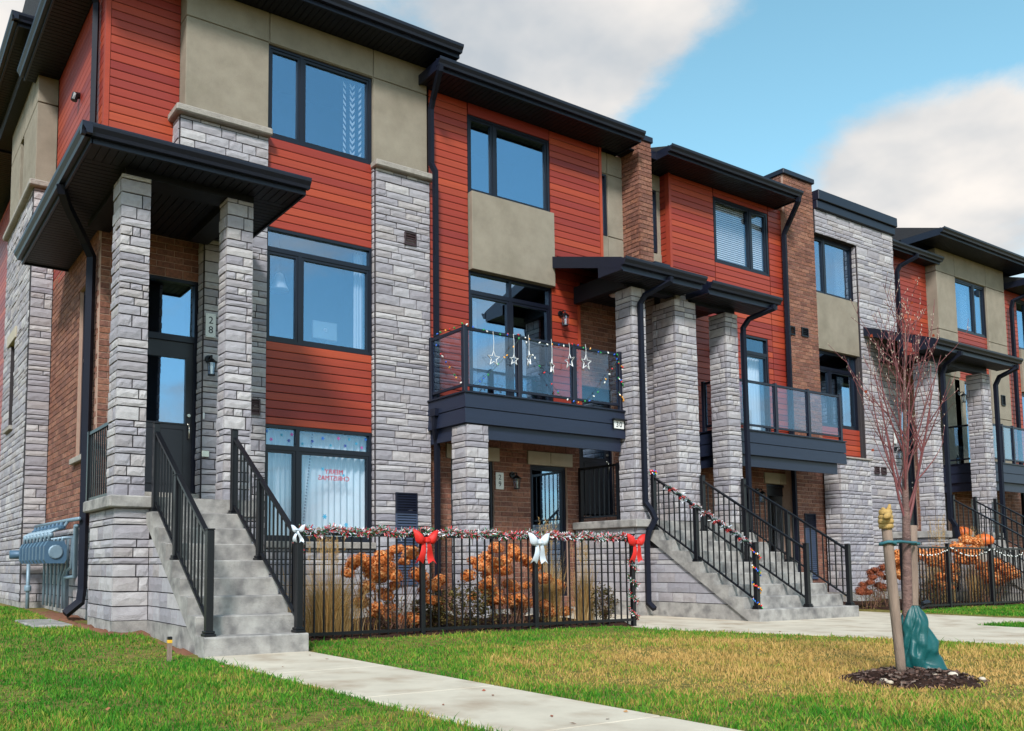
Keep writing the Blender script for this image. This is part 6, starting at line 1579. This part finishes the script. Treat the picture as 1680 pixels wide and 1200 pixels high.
for (x, z, R, k) in ((5.25, 2.88, .03, 0), (5.33, 2.76, .028, 2), (5.5, 2.84, .026, 1), (5.62, 2.76, .03, 3), (5.67, 2.86, .028, 2), (5.85, 2.73, .024, 1), (6.02, 2.78, .026, 3), (6.2, 2.84, .03, 0), (6.34, 2.74, .022, 1), (6.48, 2.86, .028, 2), (6.6, 2.75, .028, 3), (6.67, 2.86, .024, 1), (6.8, 2.80, .026, 1), (6.9, 2.74, .026, 2), (6.97, 2.88, .026, 0), (6.2, 2.36, .028, 1), (6.57, 2.28, .028, 1), (6.24, 1.62, .04, 1), (6.62, 1.50, .036, 1), (6.05, 1.45, .03, 1)): flake(x, z, R, k)
mc = text_mesh('MERRY\nCHRISTMAS', 0.105, pm('crimson_lettering', rgb(190, 30, 70), rgb(160, 24, 60), rough=0.5), None, (6.40, 12.040, 2.27), mirror=True, name='window_lettering', depth=0.001)
tag(mc, 'crimson MERRY CHRISTMAS lettering reading backwards on the lowest window', 'lettering')
lf = MB()
for col, (x, sg) in enumerate(((6.62, 1), (6.73, -1), (6.745, 1), (6.855, -1))):
    for i in range(12):
        z = 7.54 + i * 0.103; a = 0.055 * 1; 
        lf.quadpts([(x, 12.085, z), (x + (-0.004 if sg > 0 else 0.004), 12.085, z + 0.052), (x + (-0.056 if sg > 0 else 0.056), 12.082, z + 0.115), (x + (-0.05 if sg > 0 else 0.05), 12.085, z + 0.055)])
tag(lf.build('leaf_strip_curtain', MT['white'], None), 'white leaf patterned strip hanging behind the top window of the end house', 'curtain')
tag(MB().box(6.0, 6.9, 12.15, 12.8, 4.27, 4.30).build('desk_top', MT['lintel'], None), 'pale desk top just inside the middle window of the end house', 'desk')
mo = empty('computer_monitor', (6.36, 12.3, 4.3), 'grey back of a computer monitor on the desk in the middle window', 'monitor')
MB().cbox(6.13, 6.58, 12.28, 12.33, 4.48, 4.78, 0.012).build('screen_back', MT['chrome'], mo)
MB().cbox(6.33, 6.39, 12.29, 12.33, 4.32, 4.5, 0.006).cbox(6.24, 6.48, 12.22, 12.40, 4.301, 4.32, 0.004).build('stand', MT['black'], mo)
MB().tube([(6.36 + .026 * math.cos(a), 12.277, 4.64 + .026 * math.sin(a)) for a in np.linspace(0, 5.9, 14)], 0.004, 5, closed=True).build('round_badge', MT['white'], mo)
text_mesh('D', 0.03, MT['white'], mo, (6.36, 12.276, 4.64), name='badge_mark')
pl = MB().lathe((5.60, 12.4, 5.2), [(.15, 0), (.15, .01), (.10, .12), (.06, .26), (.02, .28)], 16)
po = pl.build('pendant_lamp', MT['plaque'], None, smooth=True); tag(po, 'pale cone pendant lamp behind the left pane of the middle window', 'lamp')
MB().tube([(5.60, 12.4, 5.47), (5.60, 12.4, 6.15)], .006, 5).build('cord', MT['black'], po)
bl = empty('window_blind', (16.3, 12.16, 7.44), 'white horizontal blinds behind the top window of the third house', 'blind')
for i in range(29):
    z = 7.47 + i * 0.047
    MB().prism([(12.12, z), (12.138, z + 0.042), (12.141, z + 0.042), (12.123, z)], 'x', 15.75, 16.86).build('slat', MT['white'], bl)
    MB().prism([(12.12, z), (12.138, z + 0.042), (12.141, z + 0.042), (12.123, z)], 'x', 17.0, 17.48).build('slat', MT['white'], bl)
pp = empty('potted_plant', (20.45, 12.2, 4.17), 'small green potted plant in the window of the stone house', 'plant')
MB().lathe((20.45, 12.25, 4.17), [(.06, 0), (.08, .1), (.085, .12)], 12).build('pot', MT['burlap'], pp)
pf = MB(); r_ = random.Random(6)
gl = pm('house_plant_leaf', rgb(64, 120, 50), rgb(40, 84, 36), rough=0.6)
for i in range(26):
    a = r_.uniform(0, 6.3); l = r_.uniform(.08, .22); h = r_.uniform(.1, .42); c = Vector((20.45, 12.25, 4.28))
    q = c + Vector((math.cos(a) * l, math.sin(a) * l * .5, h)); sd = Vector((-math.sin(a), math.cos(a), 0)) * .02
    pf.quadpts([c, (c + q) / 2 + sd, q, (c + q) / 2 - sd])
pf.build('leaves', gl, pp)
def pumpkin(label, x, y, z, R):
    t = empty('pumpkin', (x, y, z), label, 'pumpkin', 'pumpkins on the far stairs'); V = []; Fq = []; n, m = 40, 12
    for j in range(m):
        ph = -math.pi / 2 + math.pi * j / (m - 1)
        for i in range(n):
            a = 2 * math.pi * i / n; rr = R * (1 + 0.06 * abs(math.sin(a * 5))) * max(.12, math.cos(ph)); V.append((x + rr * math.cos(a), y + rr * math.sin(a), z + R * .78 + R * .78 * math.sin(ph) * (1 if abs(j - m / 2) < m / 2 - 1 else .93)))
    for j in range(m - 1):
        for i in range(n): Fq.append((j * n + i, j * n + (i + 1) % n, (j + 1) * n + (i + 1) % n, (j + 1) * n + i))
    arrays_mesh('shell', V, Fq, MT['pumpkin'], t, smooth=True, origin=(x, y, z))
    MB().tube([(x, y, z + R * 1.5), (x + .01, y, z + R * 1.62), (x + .03, y, z + R * 1.78)], [.03, .022, .018], 6).build('stalk', MT['stem'], t)
MT['pumpkin'] = pm('orange_pumpkin', rgb(216, 104, 36), rgb(180, 78, 26), rough=0.55, nscale=5)
pumpkin('orange pumpkin on the upper step of the far stairs', 22.32, 10.5, 1.472, 0.19)
pumpkin('orange pumpkin one step below the other on the far stairs', 22.75, 10.25, 1.288, 0.2)

flush_pieces(300)
